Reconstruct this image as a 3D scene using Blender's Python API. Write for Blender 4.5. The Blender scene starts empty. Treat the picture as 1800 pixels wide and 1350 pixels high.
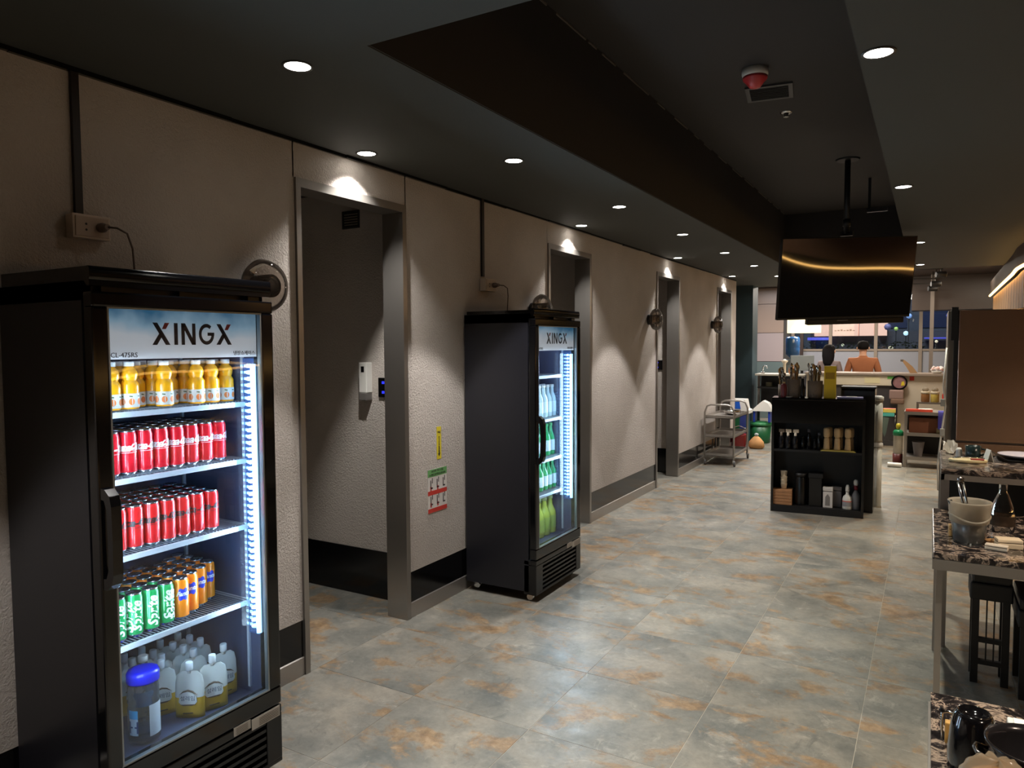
import bpy, bmesh, math, random
from mathutils import Vector, Matrix
random.seed(7)
SC = bpy.context.scene
COL = SC.collection
PI = math.pi

# ------------------------------------------------------------ camera, world, exposure
def setup_camera():
    yaw, pit, rol, F = .524726, .0543634, -.0050578, 1268.18
    f = Vector((-math.sin(yaw)*math.cos(pit), math.cos(yaw)*math.cos(pit), -math.sin(pit)))
    r = Vector((math.cos(yaw), math.sin(yaw), 0)); u = r.cross(f)
    r2 = r*math.cos(rol)+u*math.sin(rol); u2 = -r*math.sin(rol)+u*math.cos(rol)
    m = Matrix(((r2.x, u2.x, -f.x, 2.6013), (r2.y, u2.y, -f.y, 0), (r2.z, u2.z, -f.z, 1.6), (0, 0, 0, 1)))
    cd = bpy.data.cameras.new('camera'); co = bpy.data.objects.new('camera', cd); COL.objects.link(co)
    co.matrix_world = m; cd.sensor_width = 36; cd.lens = 36*F/1800; cd.clip_start = .03
    SC.camera = co
setup_camera()
w = bpy.data.worlds.new('world'); SC.world = w; w.use_nodes = True
w.node_tree.nodes['Background'].inputs[0].default_value = (.55, .45, .38, 1)
w.node_tree.nodes['Background'].inputs[1].default_value = .12
SC.view_settings.view_transform = 'Standard'
SC.view_settings.look = 'None'
SC.view_settings.exposure = 0.0
SC.view_settings.gamma = 1
SC.view_settings.use_curve_mapping = False
SC.cycles.use_denoising = True
SC.cycles.max_bounces = 8
SC.cycles.transparent_max_bounces = 24

DOWN_W = 98      # corridor downlights
WASH_W = 95      # wall washers over the doors
RIGHT_W = 95     # downlights on the right-hand ceiling
FILL_W = 190      # unseen fill lamps added over the dining side to the right
KITCHEN_W = 120

# ------------------------------------------------------------ materials
def lin(c):
    return tuple(((v/255)/12.92 if v/255 <= .04045 else ((v/255+.055)/1.055)**2.4) for v in c)+(1,)
_m = {}
def mat(name, col=(128, 128, 128), rough=.5, metal=0, emit=0, bump=None, spec=None, coat=0, alpha=None, noise=None, ecol=None):
    """col is sRGB 0-255. bump=(scale, strength); noise=(scale, amount) mottles the colour."""
    if name in _m: return _m[name]
    m = bpy.data.materials.new(name); m.use_nodes = True; _m[name] = m
    nt = m.node_tree; b = nt.nodes['Principled BSDF']
    b.inputs['Base Color'].default_value = lin(col); b.inputs['Roughness'].default_value = rough
    b.inputs['Metallic'].default_value = metal
    if spec is not None: b.inputs['Specular IOR Level'].default_value = spec
    if coat: b.inputs['Coat Weight'].default_value = coat; b.inputs['Coat Roughness'].default_value = .05
    if emit:
        b.inputs['Emission Color'].default_value = lin(ecol or col); b.inputs['Emission Strength'].default_value = emit
    if alpha is not None: b.inputs['Alpha'].default_value = alpha
    if bump or noise:
        tc = nt.nodes.new('ShaderNodeNewGeometry')
    if bump:
        n = nt.nodes.new('ShaderNodeTexNoise'); n.inputs['Scale'].default_value = bump[0]; n.inputs['Detail'].default_value = 4
        bp = nt.nodes.new('ShaderNodeBump'); bp.inputs['Strength'].default_value = bump[1]; bp.inputs['Distance'].default_value = bump[2] if len(bump) > 2 else .01
        nt.links.new(tc.outputs['Position'], n.inputs['Vector']); nt.links.new(n.outputs['Fac'], bp.inputs['Height']); nt.links.new(bp.outputs[0], b.inputs['Normal'])
    if noise:
        n = nt.nodes.new('ShaderNodeTexNoise'); n.inputs['Scale'].default_value = noise[0]; n.inputs['Detail'].default_value = 5
        mx = nt.nodes.new('ShaderNodeMix'); mx.data_type = 'RGBA'
        c = lin(col); a = noise[1]
        mx.inputs[6].default_value = tuple(v*(1-a) for v in c[:3])+(1,); mx.inputs[7].default_value = tuple(min(1, v*(1+a)) for v in c[:3])+(1,)
        nt.links.new(tc.outputs['Position'], n.inputs['Vector']); nt.links.new(n.outputs['Fac'], mx.inputs[0]); nt.links.new(mx.outputs[2], b.inputs['Base Color'])
    return m

def glass(name, tint=(255, 255, 255), ior=1.5, rough=0.0, opacity=0.0, col=(255, 255, 255)):
    """thin clear sheet: fresnel mix of see-through and mirror, no refraction"""
    if name in _m: return _m[name]
    m = bpy.data.materials.new(name); m.use_nodes = True; _m[name] = m; nt = m.node_tree
    nt.nodes.remove(nt.nodes['Principled BSDF']); out = nt.nodes['Material Output']
    t = nt.nodes.new('ShaderNodeBsdfTransparent'); t.inputs[0].default_value = lin(tint)
    g = nt.nodes.new('ShaderNodeBsdfGlossy'); g.inputs['Roughness'].default_value = rough
    fr = nt.nodes.new('ShaderNodeFresnel'); fr.inputs[0].default_value = ior
    mx = nt.nodes.new('ShaderNodeMixShader')
    nt.links.new(fr.outputs[0], mx.inputs[0]); nt.links.new(t.outputs[0], mx.inputs[1]); nt.links.new(g.outputs[0], mx.inputs[2])
    last = mx
    if opacity:
        d = nt.nodes.new('ShaderNodeBsdfDiffuse'); d.inputs[0].default_value = lin(col)
        tr = nt.nodes.new('ShaderNodeBsdfTranslucent'); tr.inputs[0].default_value = lin(col)
        a = nt.nodes.new('ShaderNodeMixShader'); a.inputs[0].default_value = .5
        nt.links.new(d.outputs[0], a.inputs[1]); nt.links.new(tr.outputs[0], a.inputs[2])
        m2 = nt.nodes.new('ShaderNodeMixShader'); m2.inputs[0].default_value = opacity
        nt.links.new(mx.outputs[0], m2.inputs[1]); nt.links.new(a.outputs[0], m2.inputs[2]); last = m2
    nt.links.new(last.outputs[0], out.inputs['Surface'])
    return m

def ramp(nt, src, stops):
    r = nt.nodes.new('ShaderNodeValToRGB'); e = r.color_ramp.elements
    while len(e) < len(stops): e.new(.5)
    for i, (p, c) in enumerate(stops): e[i].position = p; e[i].color = c
    nt.links.new(src, r.inputs[0]); return r.outputs[0]
def mixc(nt, fac, a, b, mode='MIX'):
    x = nt.nodes.new('ShaderNodeMix'); x.data_type = 'RGBA'; x.blend_type = mode
    for s, v in ((0, fac), (6, a), (7, b)):
        if isinstance(v, (int, float)): x.inputs[s].default_value = v
        elif isinstance(v, tuple): x.inputs[s].default_value = v
        else: nt.links.new(v, x.inputs[s])
    return x.outputs[2]
def noise(nt, vec, scale, detail=5, rough=.55, dist=0):
    n = nt.nodes.new('ShaderNodeTexNoise'); n.inputs['Scale'].default_value = scale; n.inputs['Detail'].default_value = detail
    n.inputs['Roughness'].default_value = rough; n.inputs['Distortion'].default_value = dist
    nt.links.new(vec, n.inputs['Vector']); return n.outputs['Fac']

def floor_material():
    m = bpy.data.materials.new('slate_tile'); m.use_nodes = True; nt = m.node_tree; b = nt.nodes['Principled BSDF']
    g = nt.nodes.new('ShaderNodeNewGeometry'); oi = nt.nodes.new('ShaderNodeObjectInfo')
    off = nt.nodes.new('ShaderNodeVectorMath'); off.operation = 'MULTIPLY'; off.inputs[1].default_value = (0, 0, 0)
    # each tile shows another piece of the print: shift by the tile's own random number
    cb = nt.nodes.new('ShaderNodeCombineXYZ')
    mu = nt.nodes.new('ShaderNodeMath'); mu.operation = 'MULTIPLY'; mu.inputs[1].default_value = 37.0
    nt.links.new(oi.outputs['Random'], mu.inputs[0]); nt.links.new(mu.outputs[0], cb.inputs[2])
    ad = nt.nodes.new('ShaderNodeVectorMath'); ad.operation = 'ADD'
    nt.links.new(g.outputs['Position'], ad.inputs[0]); nt.links.new(cb.outputs[0], ad.inputs[1])
    v = ad.outputs[0]
    base = ramp(nt, noise(nt, v, 3.2, 6, .6, .3), [(.3, lin((104, 106, 102))), (.5, lin((132, 130, 122))), (.7, lin((158, 151, 138)))])
    wisps = ramp(nt, noise(nt, v, 6, 9, .78, 1.1), [(.55, (0, 0, 0, 1)), (.7, (.75, .75, .75, 1))])
    c = mixc(nt, wisps, base, lin((178, 172, 160)))
    st = nt.nodes.new('ShaderNodeVectorMath'); st.operation = 'MULTIPLY'; st.inputs[1].default_value = (1, 1.5, 1); nt.links.new(v, st.inputs[0])
    rust_m = ramp(nt, noise(nt, st.outputs[0], 3.4, 10, .7, .35), [(.52, (0, 0, 0, 1)), (.585, (.75, .75, .75, 1)), (.7, (1, 1, 1, 1))])
    rc = ramp(nt, noise(nt, v, 16, 6, .7), [(.35, lin((118, 88, 58))), (.5, lin((152, 120, 82))), (.65, lin((178, 148, 112)))])
    fac = nt.nodes.new('ShaderNodeMath'); fac.operation = 'MULTIPLY'; fac.inputs[1].default_value = .85
    nt.links.new(rust_m, fac.inputs[0])
    c = mixc(nt, fac.outputs[0], c, rc)
    grain = ramp(nt, noise(nt, v, 38, 8, .75), [(.3, (.72, .72, .72, 1)), (.7, (1.0, 1.0, 1.0, 1))])
    c = mixc(nt, 1.0, c, grain, 'MULTIPLY')
    dark = ramp(nt, noise(nt, v, 5, 7, .7, 1.2), [(.34, (1, 1, 1, 1)), (.42, (0, 0, 0, 1))])
    fd = nt.nodes.new('ShaderNodeMath'); fd.operation = 'MULTIPLY'; fd.inputs[1].default_value = .5
    nt.links.new(dark, fd.inputs[0])
    c = mixc(nt, fd.outputs[0], c, lin((84, 86, 84)))
    nt.links.new(c, b.inputs['Base Color'])
    rr = ramp(nt, noise(nt, v, 9, 5), [(.3, (.34, .34, .34, 1)), (.7, (.56, .56, .56, 1))]); nt.links.new(rr, b.inputs['Roughness'])
    bp = nt.nodes.new('ShaderNodeBump'); bp.inputs['Strength'].default_value = .25; bp.inputs['Distance'].default_value = .004
    nt.links.new(noise(nt, v, 14, 6, .6), bp.inputs['Height']); nt.links.new(bp.outputs[0], b.inputs['Normal'])
    return m
M_TILE = floor_material()

def plaster_material():
    m = bpy.data.materials.new('rough_plaster'); m.use_nodes = True; nt = m.node_tree; b = nt.nodes['Principled BSDF']
    g = nt.nodes.new('ShaderNodeNewGeometry'); v = g.outputs['Position']
    c = ramp(nt, noise(nt, v, 2.2, 4), [(.3, lin((190, 181, 173))), (.7, lin((204, 195, 187)))])
    nt.links.new(c, b.inputs['Base Color']); b.inputs['Roughness'].default_value = .85
    b.inputs['Specular IOR Level'].default_value = .25
    h = mixc(nt, .45, ramp(nt, noise(nt, v, 95, 5, .65), [(.38, (0, 0, 0, 1)), (.68, (1, 1, 1, 1))]), noise(nt, v, 170, 2))
    bp = nt.nodes.new('ShaderNodeBump'); bp.inputs['Strength'].default_value = .7; bp.inputs['Distance'].default_value = .009
    nt.links.new(h, bp.inputs['Height']); nt.links.new(bp.outputs[0], b.inputs['Normal'])
    return m
M_PLASTER = plaster_material()

def granite_material():
    m = bpy.data.materials.new('black_granite'); m.use_nodes = True; nt = m.node_tree; b = nt.nodes['Principled BSDF']
    g = nt.nodes.new('ShaderNodeNewGeometry'); v = g.outputs['Position']
    c = ramp(nt, noise(nt, v, 9, 8, .68, 2.6), [(.42, lin((22, 19, 20))), (.5, lin((52, 46, 46))), (.56, lin((168, 148, 132))), (.62, lin((60, 50, 48))), (.68, lin((26, 22, 24)))])
    nt.links.new(c, b.inputs['Base Color']); b.inputs['Roughness'].default_value = .16
    return m
M_GRANITE = granite_material()

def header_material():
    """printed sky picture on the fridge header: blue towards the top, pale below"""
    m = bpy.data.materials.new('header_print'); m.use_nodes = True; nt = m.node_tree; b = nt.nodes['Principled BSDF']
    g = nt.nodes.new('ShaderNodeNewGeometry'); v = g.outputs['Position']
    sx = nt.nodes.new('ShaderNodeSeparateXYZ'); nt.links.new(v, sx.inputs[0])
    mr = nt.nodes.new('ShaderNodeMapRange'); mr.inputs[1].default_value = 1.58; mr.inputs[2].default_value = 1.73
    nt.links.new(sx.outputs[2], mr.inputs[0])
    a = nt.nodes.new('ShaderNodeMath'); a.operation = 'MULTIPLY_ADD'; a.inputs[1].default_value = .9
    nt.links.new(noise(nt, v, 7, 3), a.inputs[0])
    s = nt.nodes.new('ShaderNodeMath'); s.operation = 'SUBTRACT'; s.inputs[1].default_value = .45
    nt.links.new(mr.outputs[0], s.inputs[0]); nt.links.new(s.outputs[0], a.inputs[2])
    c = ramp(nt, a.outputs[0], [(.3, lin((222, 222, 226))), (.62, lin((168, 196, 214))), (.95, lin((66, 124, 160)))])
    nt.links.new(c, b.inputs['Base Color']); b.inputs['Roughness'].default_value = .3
    nt.links.new(c, b.inputs['Emission Color']); b.inputs['Emission Strength'].default_value = .42   # glow put into the print in place of LED light passing through
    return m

STEEL = mat('brushed_steel', (168, 162, 156), .36, .75, bump=(90, .12, .002))
JAMB = mat('jamb_steel', (150, 145, 140), .32, .82, bump=(90, .12, .002))
STEEL_D = mat('steel_dark', (112, 108, 106), .25, 1)
CHROME = mat('chrome', (200, 200, 200), .12, 1)
BLACKG = mat('black_gloss', (10, 10, 12), .12, spec=.5)
BLACKM = mat('black_matt', (16, 15, 16), .5)
FRIDGE = mat('fridge_paint', (28, 28, 34), .36, bump=(300, .06, .001))
CEIL = mat('ceiling_paint', (60, 61, 57), .75, bump=(120, .1, .002))
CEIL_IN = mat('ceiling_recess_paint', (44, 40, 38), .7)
BROWN = mat('brown_ceiling_paint', (58, 46, 39), .45)
SKIRT = mat('skirting_black', (14, 14, 16), .14)
PLAST_B = mat('black_plastic', (13, 13, 14), .3)
WHITE = mat('white_plastic', (226, 224, 218), .4)
CREAM = mat('cream_plastic', (222, 208, 184), .45)
LINER = mat('fridge_liner', (58, 66, 92), .3)
LED_C = mat('led_cold', (160, 212, 255), .4, emit=3.6)
LED_DOT = mat('led_dot', (150, 208, 255), .4, emit=2.4)
LAMP = mat('lamp_face', (255, 250, 240), .4, emit=22)
DRUM = mat('drum_shade', (255, 236, 190), .5, emit=1.6)
LED_W = mat('led_warm', (255, 196, 110), .4, emit=9)
GLASS = glass('door_glass', (236, 240, 242))
GLOBE = glass('smoked_glass', (226, 220, 214), 1.45, 0, .16, (120, 110, 102))
CLEAR = glass('clear_plastic', (225, 232, 238), 1.45, .05, .06)
CLEARG = glass('clear_glass', (246, 246, 244), 1.45)
FROST = glass('frosted_plastic', (225, 220, 210), 1.4, .25, .45, (226, 216, 200))

# ------------------------------------------------------------ mesh builder
class MB:
    def __init__(s): s.v = []; s.f = []; s.m = []; s.sm = []; s.mi = 0
    def add(s, vs, fs, smooth=False, mi=None):
        o = len(s.v); s.v += [tuple(p) for p in vs]; mi = s.mi if mi is None else mi
        for f in fs: s.f.append([i+o for i in f]); s.m.append(mi); s.sm.append(smooth)
        return s
    def box(s, x0, x1, y0, y1, z0, z1, mi=None, rot=0, piv=None):
        vs = [(x, y, z) for x in (x0, x1) for y in (y0, y1) for z in (z0, z1)]
        if rot:
            px, py = piv or ((x0+x1)/2, (y0+y1)/2); c, n = math.cos(rot), math.sin(rot)
            vs = [(px+(x-px)*c-(y-py)*n, py+(x-px)*n+(y-py)*c, z) for x, y, z in vs]
        return s.add(vs, [(0, 1, 3, 2), (4, 6, 7, 5), (0, 4, 5, 1), (2, 3, 7, 6), (0, 2, 6, 4), (1, 5, 7, 3)], mi=mi)
    def bbox(s, x0, x1, y0, y1, z0, z1, b=.004, mi=None):
        """box with chamfered edges"""
        bm = bmesh.new(); bmesh.ops.create_cube(bm, size=1)
        for v in bm.verts: v.co = Vector(((x0+x1)/2+v.co.x*(x1-x0), (y0+y1)/2+v.co.y*(y1-y0), (z0+z1)/2+v.co.z*(z1-z0)))
        bmesh.ops.bevel(bm, geom=bm.edges[:], offset=b, segments=2, affect='EDGES', profile=.6)
        bm.verts.index_update()
        s.add([v.co[:] for v in bm.verts], [[v.index for v in f.verts] for f in bm.faces], mi=mi); bm.free(); return s
    def lathe(s, prof, c=(0, 0, 0), n=20, axis='z', mi=None, caps=True, smooth=True, sx=1, sy=1, mis=None):
        vs = []; fs = []
        for r, h in prof:
            for k in range(n):
                a = 2*PI*k/n; p = (r*math.cos(a)*sx, r*math.sin(a)*sy, h)
                if axis == 'x': p = (p[2], p[0], p[1])
                if axis == 'y': p = (p[0], p[2], p[1])
                vs.append((p[0]+c[0], p[1]+c[1], p[2]+c[2]))
        flip = axis == 'y'
        o = len(s.v); s.v += vs
        for j in range(len(prof)-1):
            m_ = mis[j] if mis else (s.mi if mi is None else mi)
            for k in range(n):
                q = [j*n+k, j*n+(k+1) % n, (j+1)*n+(k+1) % n, (j+1)*n+k]
                if flip: q = q[::-1]
                s.f.append([o+i for i in q]); s.m.append(m_); s.sm.append(smooth)
        if caps:
            for j, rev in ((0, True), (len(prof)-1, False)):
                if prof[j][0] > 1e-5:
                    q = [j*n+k for k in range(n)]
                    if rev != flip: q = q[::-1]
                    s.f.append([o+i for i in q]); s.m.append((mis[0] if rev else mis[-1]) if mis else (s.mi if mi is None else mi)); s.sm.append(False)
        return s
    def cyl(s, c, r, h, n=20, axis='z', r2=None, mi=None): return s.lathe([(r, 0), (r if r2 is None else r2, h)], c, n, axis, mi)
    def tube(s, pts, r, n=8, mi=None, closed=False):
        pts = [Vector(p) for p in pts]; N = len(pts); rings = []
        up = Vector((0, 0, 1)); prev = None
        for i, p in enumerate(pts):
            a = pts[i-1] if (i > 0 or closed) else p; b = pts[(i+1) % N] if (i < N-1 or closed) else p
            t = (b-a).normalized()
            if prev is None:
                ref = up if abs(t.z) < .9 else Vector((1, 0, 0)); x = t.cross(ref).normalized()
            else: x = (prev-t*prev.dot(t)).normalized()
            prev = x; y = t.cross(x)
            rings.append([p+(x*math.cos(2*PI*k/n)+y*math.sin(2*PI*k/n))*r for k in range(n)])
        vs = [q for g in rings for q in g]; fs = []
        for j in range(N if closed else N-1):
            j2 = (j+1) % N
            for k in range(n): fs.append([j*n+k, j*n+(k+1) % n, j2*n+(k+1) % n, j2*n+k])
        if not closed: fs += [list(range(n))[::-1], [(N-1)*n+k for k in range(n)]]
        return s.add(vs, fs, True, mi)
    def prism(s, poly, axis, a, b, mi=None, smooth=False):
        """polygon poly [(u,v)] extruded along axis from a to b; axis x: (y,z); y: (x,z); z: (x,y)"""
        def P(u, v, t): return {'x': (t, u, v), 'y': (u, t, v), 'z': (u, v, t)}[axis]
        n = len(poly); vs = [P(u, v, a) for u, v in poly]+[P(u, v, b) for u, v in poly]
        fs = [list(range(n)), [n+k for k in range(n)][::-1]]+[[k, n+k, n+(k+1) % n, (k+1) % n] for k in range(n)]
        return s.add(vs, fs, smooth, mi)
    def build(s, name, mats, parent=None, loc=None, rot=None, fix=True):
        me = bpy.data.meshes.new(name); me.from_pydata(s.v, [], s.f)
        if not isinstance(mats, (list, tuple)): mats = [mats]
        for m in mats: me.materials.append(m)
        me.polygons.foreach_set('material_index', s.m); me.polygons.foreach_set('use_smooth', s.sm)
        if fix:
            bm = bmesh.new(); bm.from_mesh(me); bmesh.ops.recalc_face_normals(bm, faces=bm.faces); bm.to_mesh(me); bm.free()
        o = bpy.data.objects.new(name, me); COL.objects.link(o)
        if parent: o.parent = parent
        if loc: o.location = loc
        if rot: o.rotation_euler = rot
        return o
def tag(o, label, cat, group=None, kind=None):
    o['label'] = label; o['category'] = cat
    if group: o['group'] = group
    if kind: o['kind'] = kind
    return o
def thing(name, label, cat, loc=(0, 0, 0), rz=0, group=None):
    o = bpy.data.objects.new(name, None); o.empty_display_size = .05; COL.objects.link(o); o.location = loc; o.rotation_euler = (0, 0, rz)
    return tag(o, label, cat, group)
def struct(name, mb, mats, parent=None):
    o = mb.build(name, mats, parent)
    if not parent: o['kind'] = 'structure'
    return o
def sempty(name, loc=(0, 0, 0)):
    o = bpy.data.objects.new(name, None); COL.objects.link(o); o.location = loc; o['kind'] = 'structure'; return o
def dup(root, loc=None, rz=None, label=None, group=None):
    r = root.copy(); COL.objects.link(r)
    if loc is not None: r.location = loc
    if rz is not None: r.rotation_euler = (0, 0, rz)
    if label: r['label'] = label
    if group: r['group'] = group
    for ch in list(root.children):
        c = ch.copy(); COL.objects.link(c); c.parent = r
        for g in ch.children:
            d = g.copy(); COL.objects.link(d); d.parent = c
    return r
_pend = []
def text(body, size, material, parent, loc, face='+x', name='lettering', depth=.0006, align='CENTER', sx=1, wrap=None, bold=0, label=None, roll=0, shear=0):
    """solid lettering; face +x or -y is the way it looks; wrap=radius bends it round a can whose axis is the parent's z"""
    c = bpy.data.curves.new(name, 'FONT'); c.body = body; c.size = size; c.extrude = depth; c.align_x = align; c.align_y = 'CENTER'; c.offset = bold
    c.resolution_u = 2
    o = bpy.data.objects.new(name, c); COL.objects.link(o)
    bpy.context.view_layer.update()
    me = bpy.data.meshes.new_from_object(o.evaluated_get(bpy.context.evaluated_depsgraph_get()))
    bpy.data.objects.remove(o); bpy.data.curves.remove(c)
    me.materials.clear(); me.materials.append(material)
    cr, sr = math.cos(roll), math.sin(roll)
    for v in me.vertices:
        x, y, z = v.co.x*sx+v.co.y*shear, v.co.y, v.co.z
        x, y = x*cr-y*sr, x*sr+y*cr
        if wrap:
            a = wrap[1]+x/wrap[0]; R = wrap[0]+.0004+z; v.co = Vector((R*math.cos(a), R*math.sin(a), y))
        elif face == '+x': v.co = Vector((z, x, y))
        elif face == '-y': v.co = Vector((x, -z, y))
        elif face == '-x': v.co = Vector((-z, -x, y))
        else: v.co = Vector((x, y, z))
    n = bpy.data.objects.new(name, me); COL.objects.link(n); n.parent = parent; n.location = loc
    if label: n['label'] = label
    return n
def spot(name, loc, power, size=72, blend=.35, col=(1, .93, .84), target=None, r=.03, parent=None):
    l = bpy.data.lights.new(name, 'SPOT'); l.energy = power; l.spot_size = math.radians(size); l.spot_blend = blend; l.color = col; l.shadow_soft_size = r
    o = bpy.data.objects.new(name, l); COL.objects.link(o); o.location = loc
    if target:
        o.rotation_euler = (Vector(target)-Vector(loc)).to_track_quat('-Z', 'Y').to_euler()
    return o
def area(name, loc, power, sx, sy, rot=(0, 0, 0), col=(1, 1, 1)):
    l = bpy.data.lights.new(name, 'AREA'); l.shape = 'RECTANGLE'; l.size = sx; l.size_y = sy; l.energy = power; l.color = col
    o = bpy.data.objects.new(name, l); COL.objects.link(o); o.location = loc; o.rotation_euler = rot; return o

CH = 2.57     # lower ceiling
RH = 3.2      # recess ceiling
DOORS = [2.465, 5.065, 7.665, 10.262]
DW = .825
ORD = ['nearest', 'second', 'third', 'farthest']

# ------------------------------------------------------------ lights of the room, plus added fill
for y in (-1.2, .34, 1.845, 3.349, 4.843, 6.353, 7.87, 9.364, 10.87, 12.3):
    spot('downlight_lamp', (.68, y, CH-.015), DOWN_W, 73, .22, (1, .965, .94))
for s in DOORS:
    spot('washer_lamp', (.115, s+.375, CH-.012), WASH_W, 104, .6, (1, .97, .92), r=.02)
for y, p in ((-.2, .6), (1.6, 1), (2.755, 1), (5.158, 1.25), (8.079, 1), (10.367, 1.8)):
    spot('downlight_lamp', (2.46, y, CH-.015), RIGHT_W*p, 78, .35, (1, .95, .8))
for x, y in ((4.2, .5), (4.2, 3.4), (4.2, 6.4), (4.2, 9.4), (6.2, 0), (6.2, 3.2), (6.2, 6.4), (6.2, 9.6)):
    spot('room_fill_lamp', (x, y, CH-.02), FILL_W, 120, .5, (1, .8, .6), r=.06)  # added out of view to lift the ambient light
area('kitchen_area_lamp', (1.2, 14.3, 2.74), KITCHEN_W, 1.2, .6, (0, 0, 0), (1, .9, .78))
area('kitchen_area_lamp', (3.6, 13.4, 2.74), KITCHEN_W*.3, .8, .8, (0, 0, 0), (1, .86, .68))
area('street_lamp', (1.2, 18.2, 5.2), 520, 3, 1, (.35, 0, 0), (1, .97, .92))  # unseen light added to brighten the facade and hedge
area('kitchen_area_lamp', (2.0, 11.55, 2.74), 55, .6, .6, (.2, 0, 0), (1, .9, .76))  # added without a fitting to brighten the counter front
area('kitchen_area_lamp', (-.4, 14.6, 2.74), KITCHEN_W*.35, .8, .8, (0, 0, 0), (.95, .92, .95))

# ------------------------------------------------------------ floor: tiles as parts
TP = .5955
floor = struct('floor', MB().box(-4, 9.5, -3, 19.5, -.12, -.0015), mat('grout', (176, 170, 158), .8))
tile = MB()
bmt = bmesh.new(); bmesh.ops.create_cube(bmt, size=1)
for v in bmt.verts: v.co = Vector((v.co.x*(TP-.002), v.co.y*(TP-.002), v.co.z*.01-.005))
bmesh.ops.bevel(bmt, geom=[e for e in bmt.edges if all(v.co.z > -.004 for v in e.verts)], offset=.0008, segments=1, affect='EDGES')
tile_me = bpy.data.meshes.new('tile'); bmt.to_mesh(tile_me); bmt.free(); tile_me.materials.append(M_TILE)
X0, Y0 = 0.0, 2.557
made = set()
for i in range(-3, 8):
    for j in range(-4, 17):
        x = X0+(i+.5)*TP; y = Y0+(j+.5)*TP
        t = bpy.data.objects.new('tile', tile_me); COL.objects.link(t); t.parent = floor; t.location = (x, y, random.uniform(-.0003, .0003)); made.add((i, j))
far = MB()
for i in range(-6, 15):
    for j in range(-9, 28):
        if (i, j) in made: continue
        x = X0+(i+.5)*TP; y = Y0+(j+.5)*TP; h = TP/2-.001
        far.box(x-h, x+h, y-h, y+h, -.01, 0)
o = far.build('far_tiles', M_TILE, floor, fix=False); o['kind'] = 'stuff'

# ------------------------------------------------------------ ceiling with its recess
c = MB()
c.box(-4, 1.0, -3, 12.95, CH, RH+.1); c.box(1.0, 2.37, -3, 1.84, CH, RH+.1); c.box(2.37, 9.5, -3, 11.02, CH, RH+.1); c.box(1.0, 2.37, 9.6, 11.02, CH, RH+.1)
ceil = struct('ceiling', c, CEIL)
c = MB(); c.box(1.0, 2.37, 1.84, 9.6, RH, RH+.1); c.box(1.0, 1.004, 1.84, 9.6, CH+.004, RH); c.box(2.366, 2.37, 1.84, 9.6, CH+.004, RH); c.box(1.0, 2.37, 1.84, 1.844, CH+.004, RH); c.box(1.0, 2.37, 9.596, 9.6, CH+.004, RH)
struct('recess_lining', c, CEIL_IN, ceil)
c = MB(); c.box(-4, 9.5, 12.95, 16.2, 2.78, 3.15); c.box(1.0, 9.5, 11.02, 12.95, 2.78, 3.15); c.box(2.3, 9.5, 14.9, 15.5, 2.18, 2.78)
struct('ceiling_kitchen', c, BROWN)
# thin broken bead, paler than the ceiling, along the recess edge
tr = MB(); rr = random.Random(3); pts = []
y = 2.9
while y < 9.3:
    L = rr.uniform(.1, .5); tr.box(1.004, 1.008+rr.random()*.004, y, y+L, RH-.012, RH-.003); y += L+rr.uniform(.02, .25)
o = tr.build('bead', mat('pale_bead', (120, 112, 104), .35, .4), ceil); o['kind'] = 'stuff'

# ------------------------------------------------------------ left wall: segments, skirting, door frames, passages
WT = .135
segs = [(-3, DOORS[0])]+[(DOORS[i]+DW, DOORS[i+1]) for i in range(3)]+[(DOORS[3]+DW, 11.42)]
wm = MB()
for a, b in segs: wm.box(-WT, -.004, a+.002, b-.002, .27, CH)
for s in DOORS: wm.box(-WT, -.004, s-.01, s+DW+.01, 2.39, CH)
wall = struct('wall_left', wm, M_PLASTER)
sk = sempty('baseboard_left')
for a, b in segs:
    a2 = max(a, .2) if a < 0 else a
    MB().box(-WT, -.006, a+.002, b-.002, .085, .272).build('skirting_panel', SKIRT, sk)
    m = MB(); m.prism([(-WT, 0), (.0, 0), (.0, .086), (-.006, .09), (-WT, .09)], 'y', a+.002, b-.002); m.build('steel_kick_strip', STEEL, sk)
# end of the wall
struct('wall_end', MB().box(-1.6, -WT, 11.30, 11.42, 0, CH), M_PLASTER)
for i, s in enumerate(DOORS):
    d = sempty('door_%d' % (i+1), (0, s, 0))
    m = MB(); m.box(-WT-.004, .008, 0, .03, 0, 2.392); m.build('jamb', JAMB, d)
    m = MB(); m.box(-WT-.004, .008, DW-.035, DW, 0, 2.392); m.build('jamb', JAMB, d)
    m = MB(); m.box(-WT-.004, .008, .03, DW-.035, 2.35, 2.392); m.build('header', JAMB, d)
    # passage behind the opening
    p = MB(); p.box(-1.75, -WT, 1.005, 1.06, .3, CH); p.box(-1.75, -WT, -.3, -.25, .3, CH); p.box(-1.8, -1.75, -.3, 1.06, .3, CH)
    struct('wall_passage_%d' % (i+1), p, M_PLASTER).location = (0, s, 0)
    p = MB(); p.box(-1.75, -WT, .998, 1.06, 0, .302); p.box(-1.75, -WT, -.3, -.245, 0, .302); p.box(-1.8, -1.745, -.3, 1.06, 0, .302)
    struct('baseboard_passage_%d' % (i+1), p, SKIRT).location = (0, s, 0)
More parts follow.
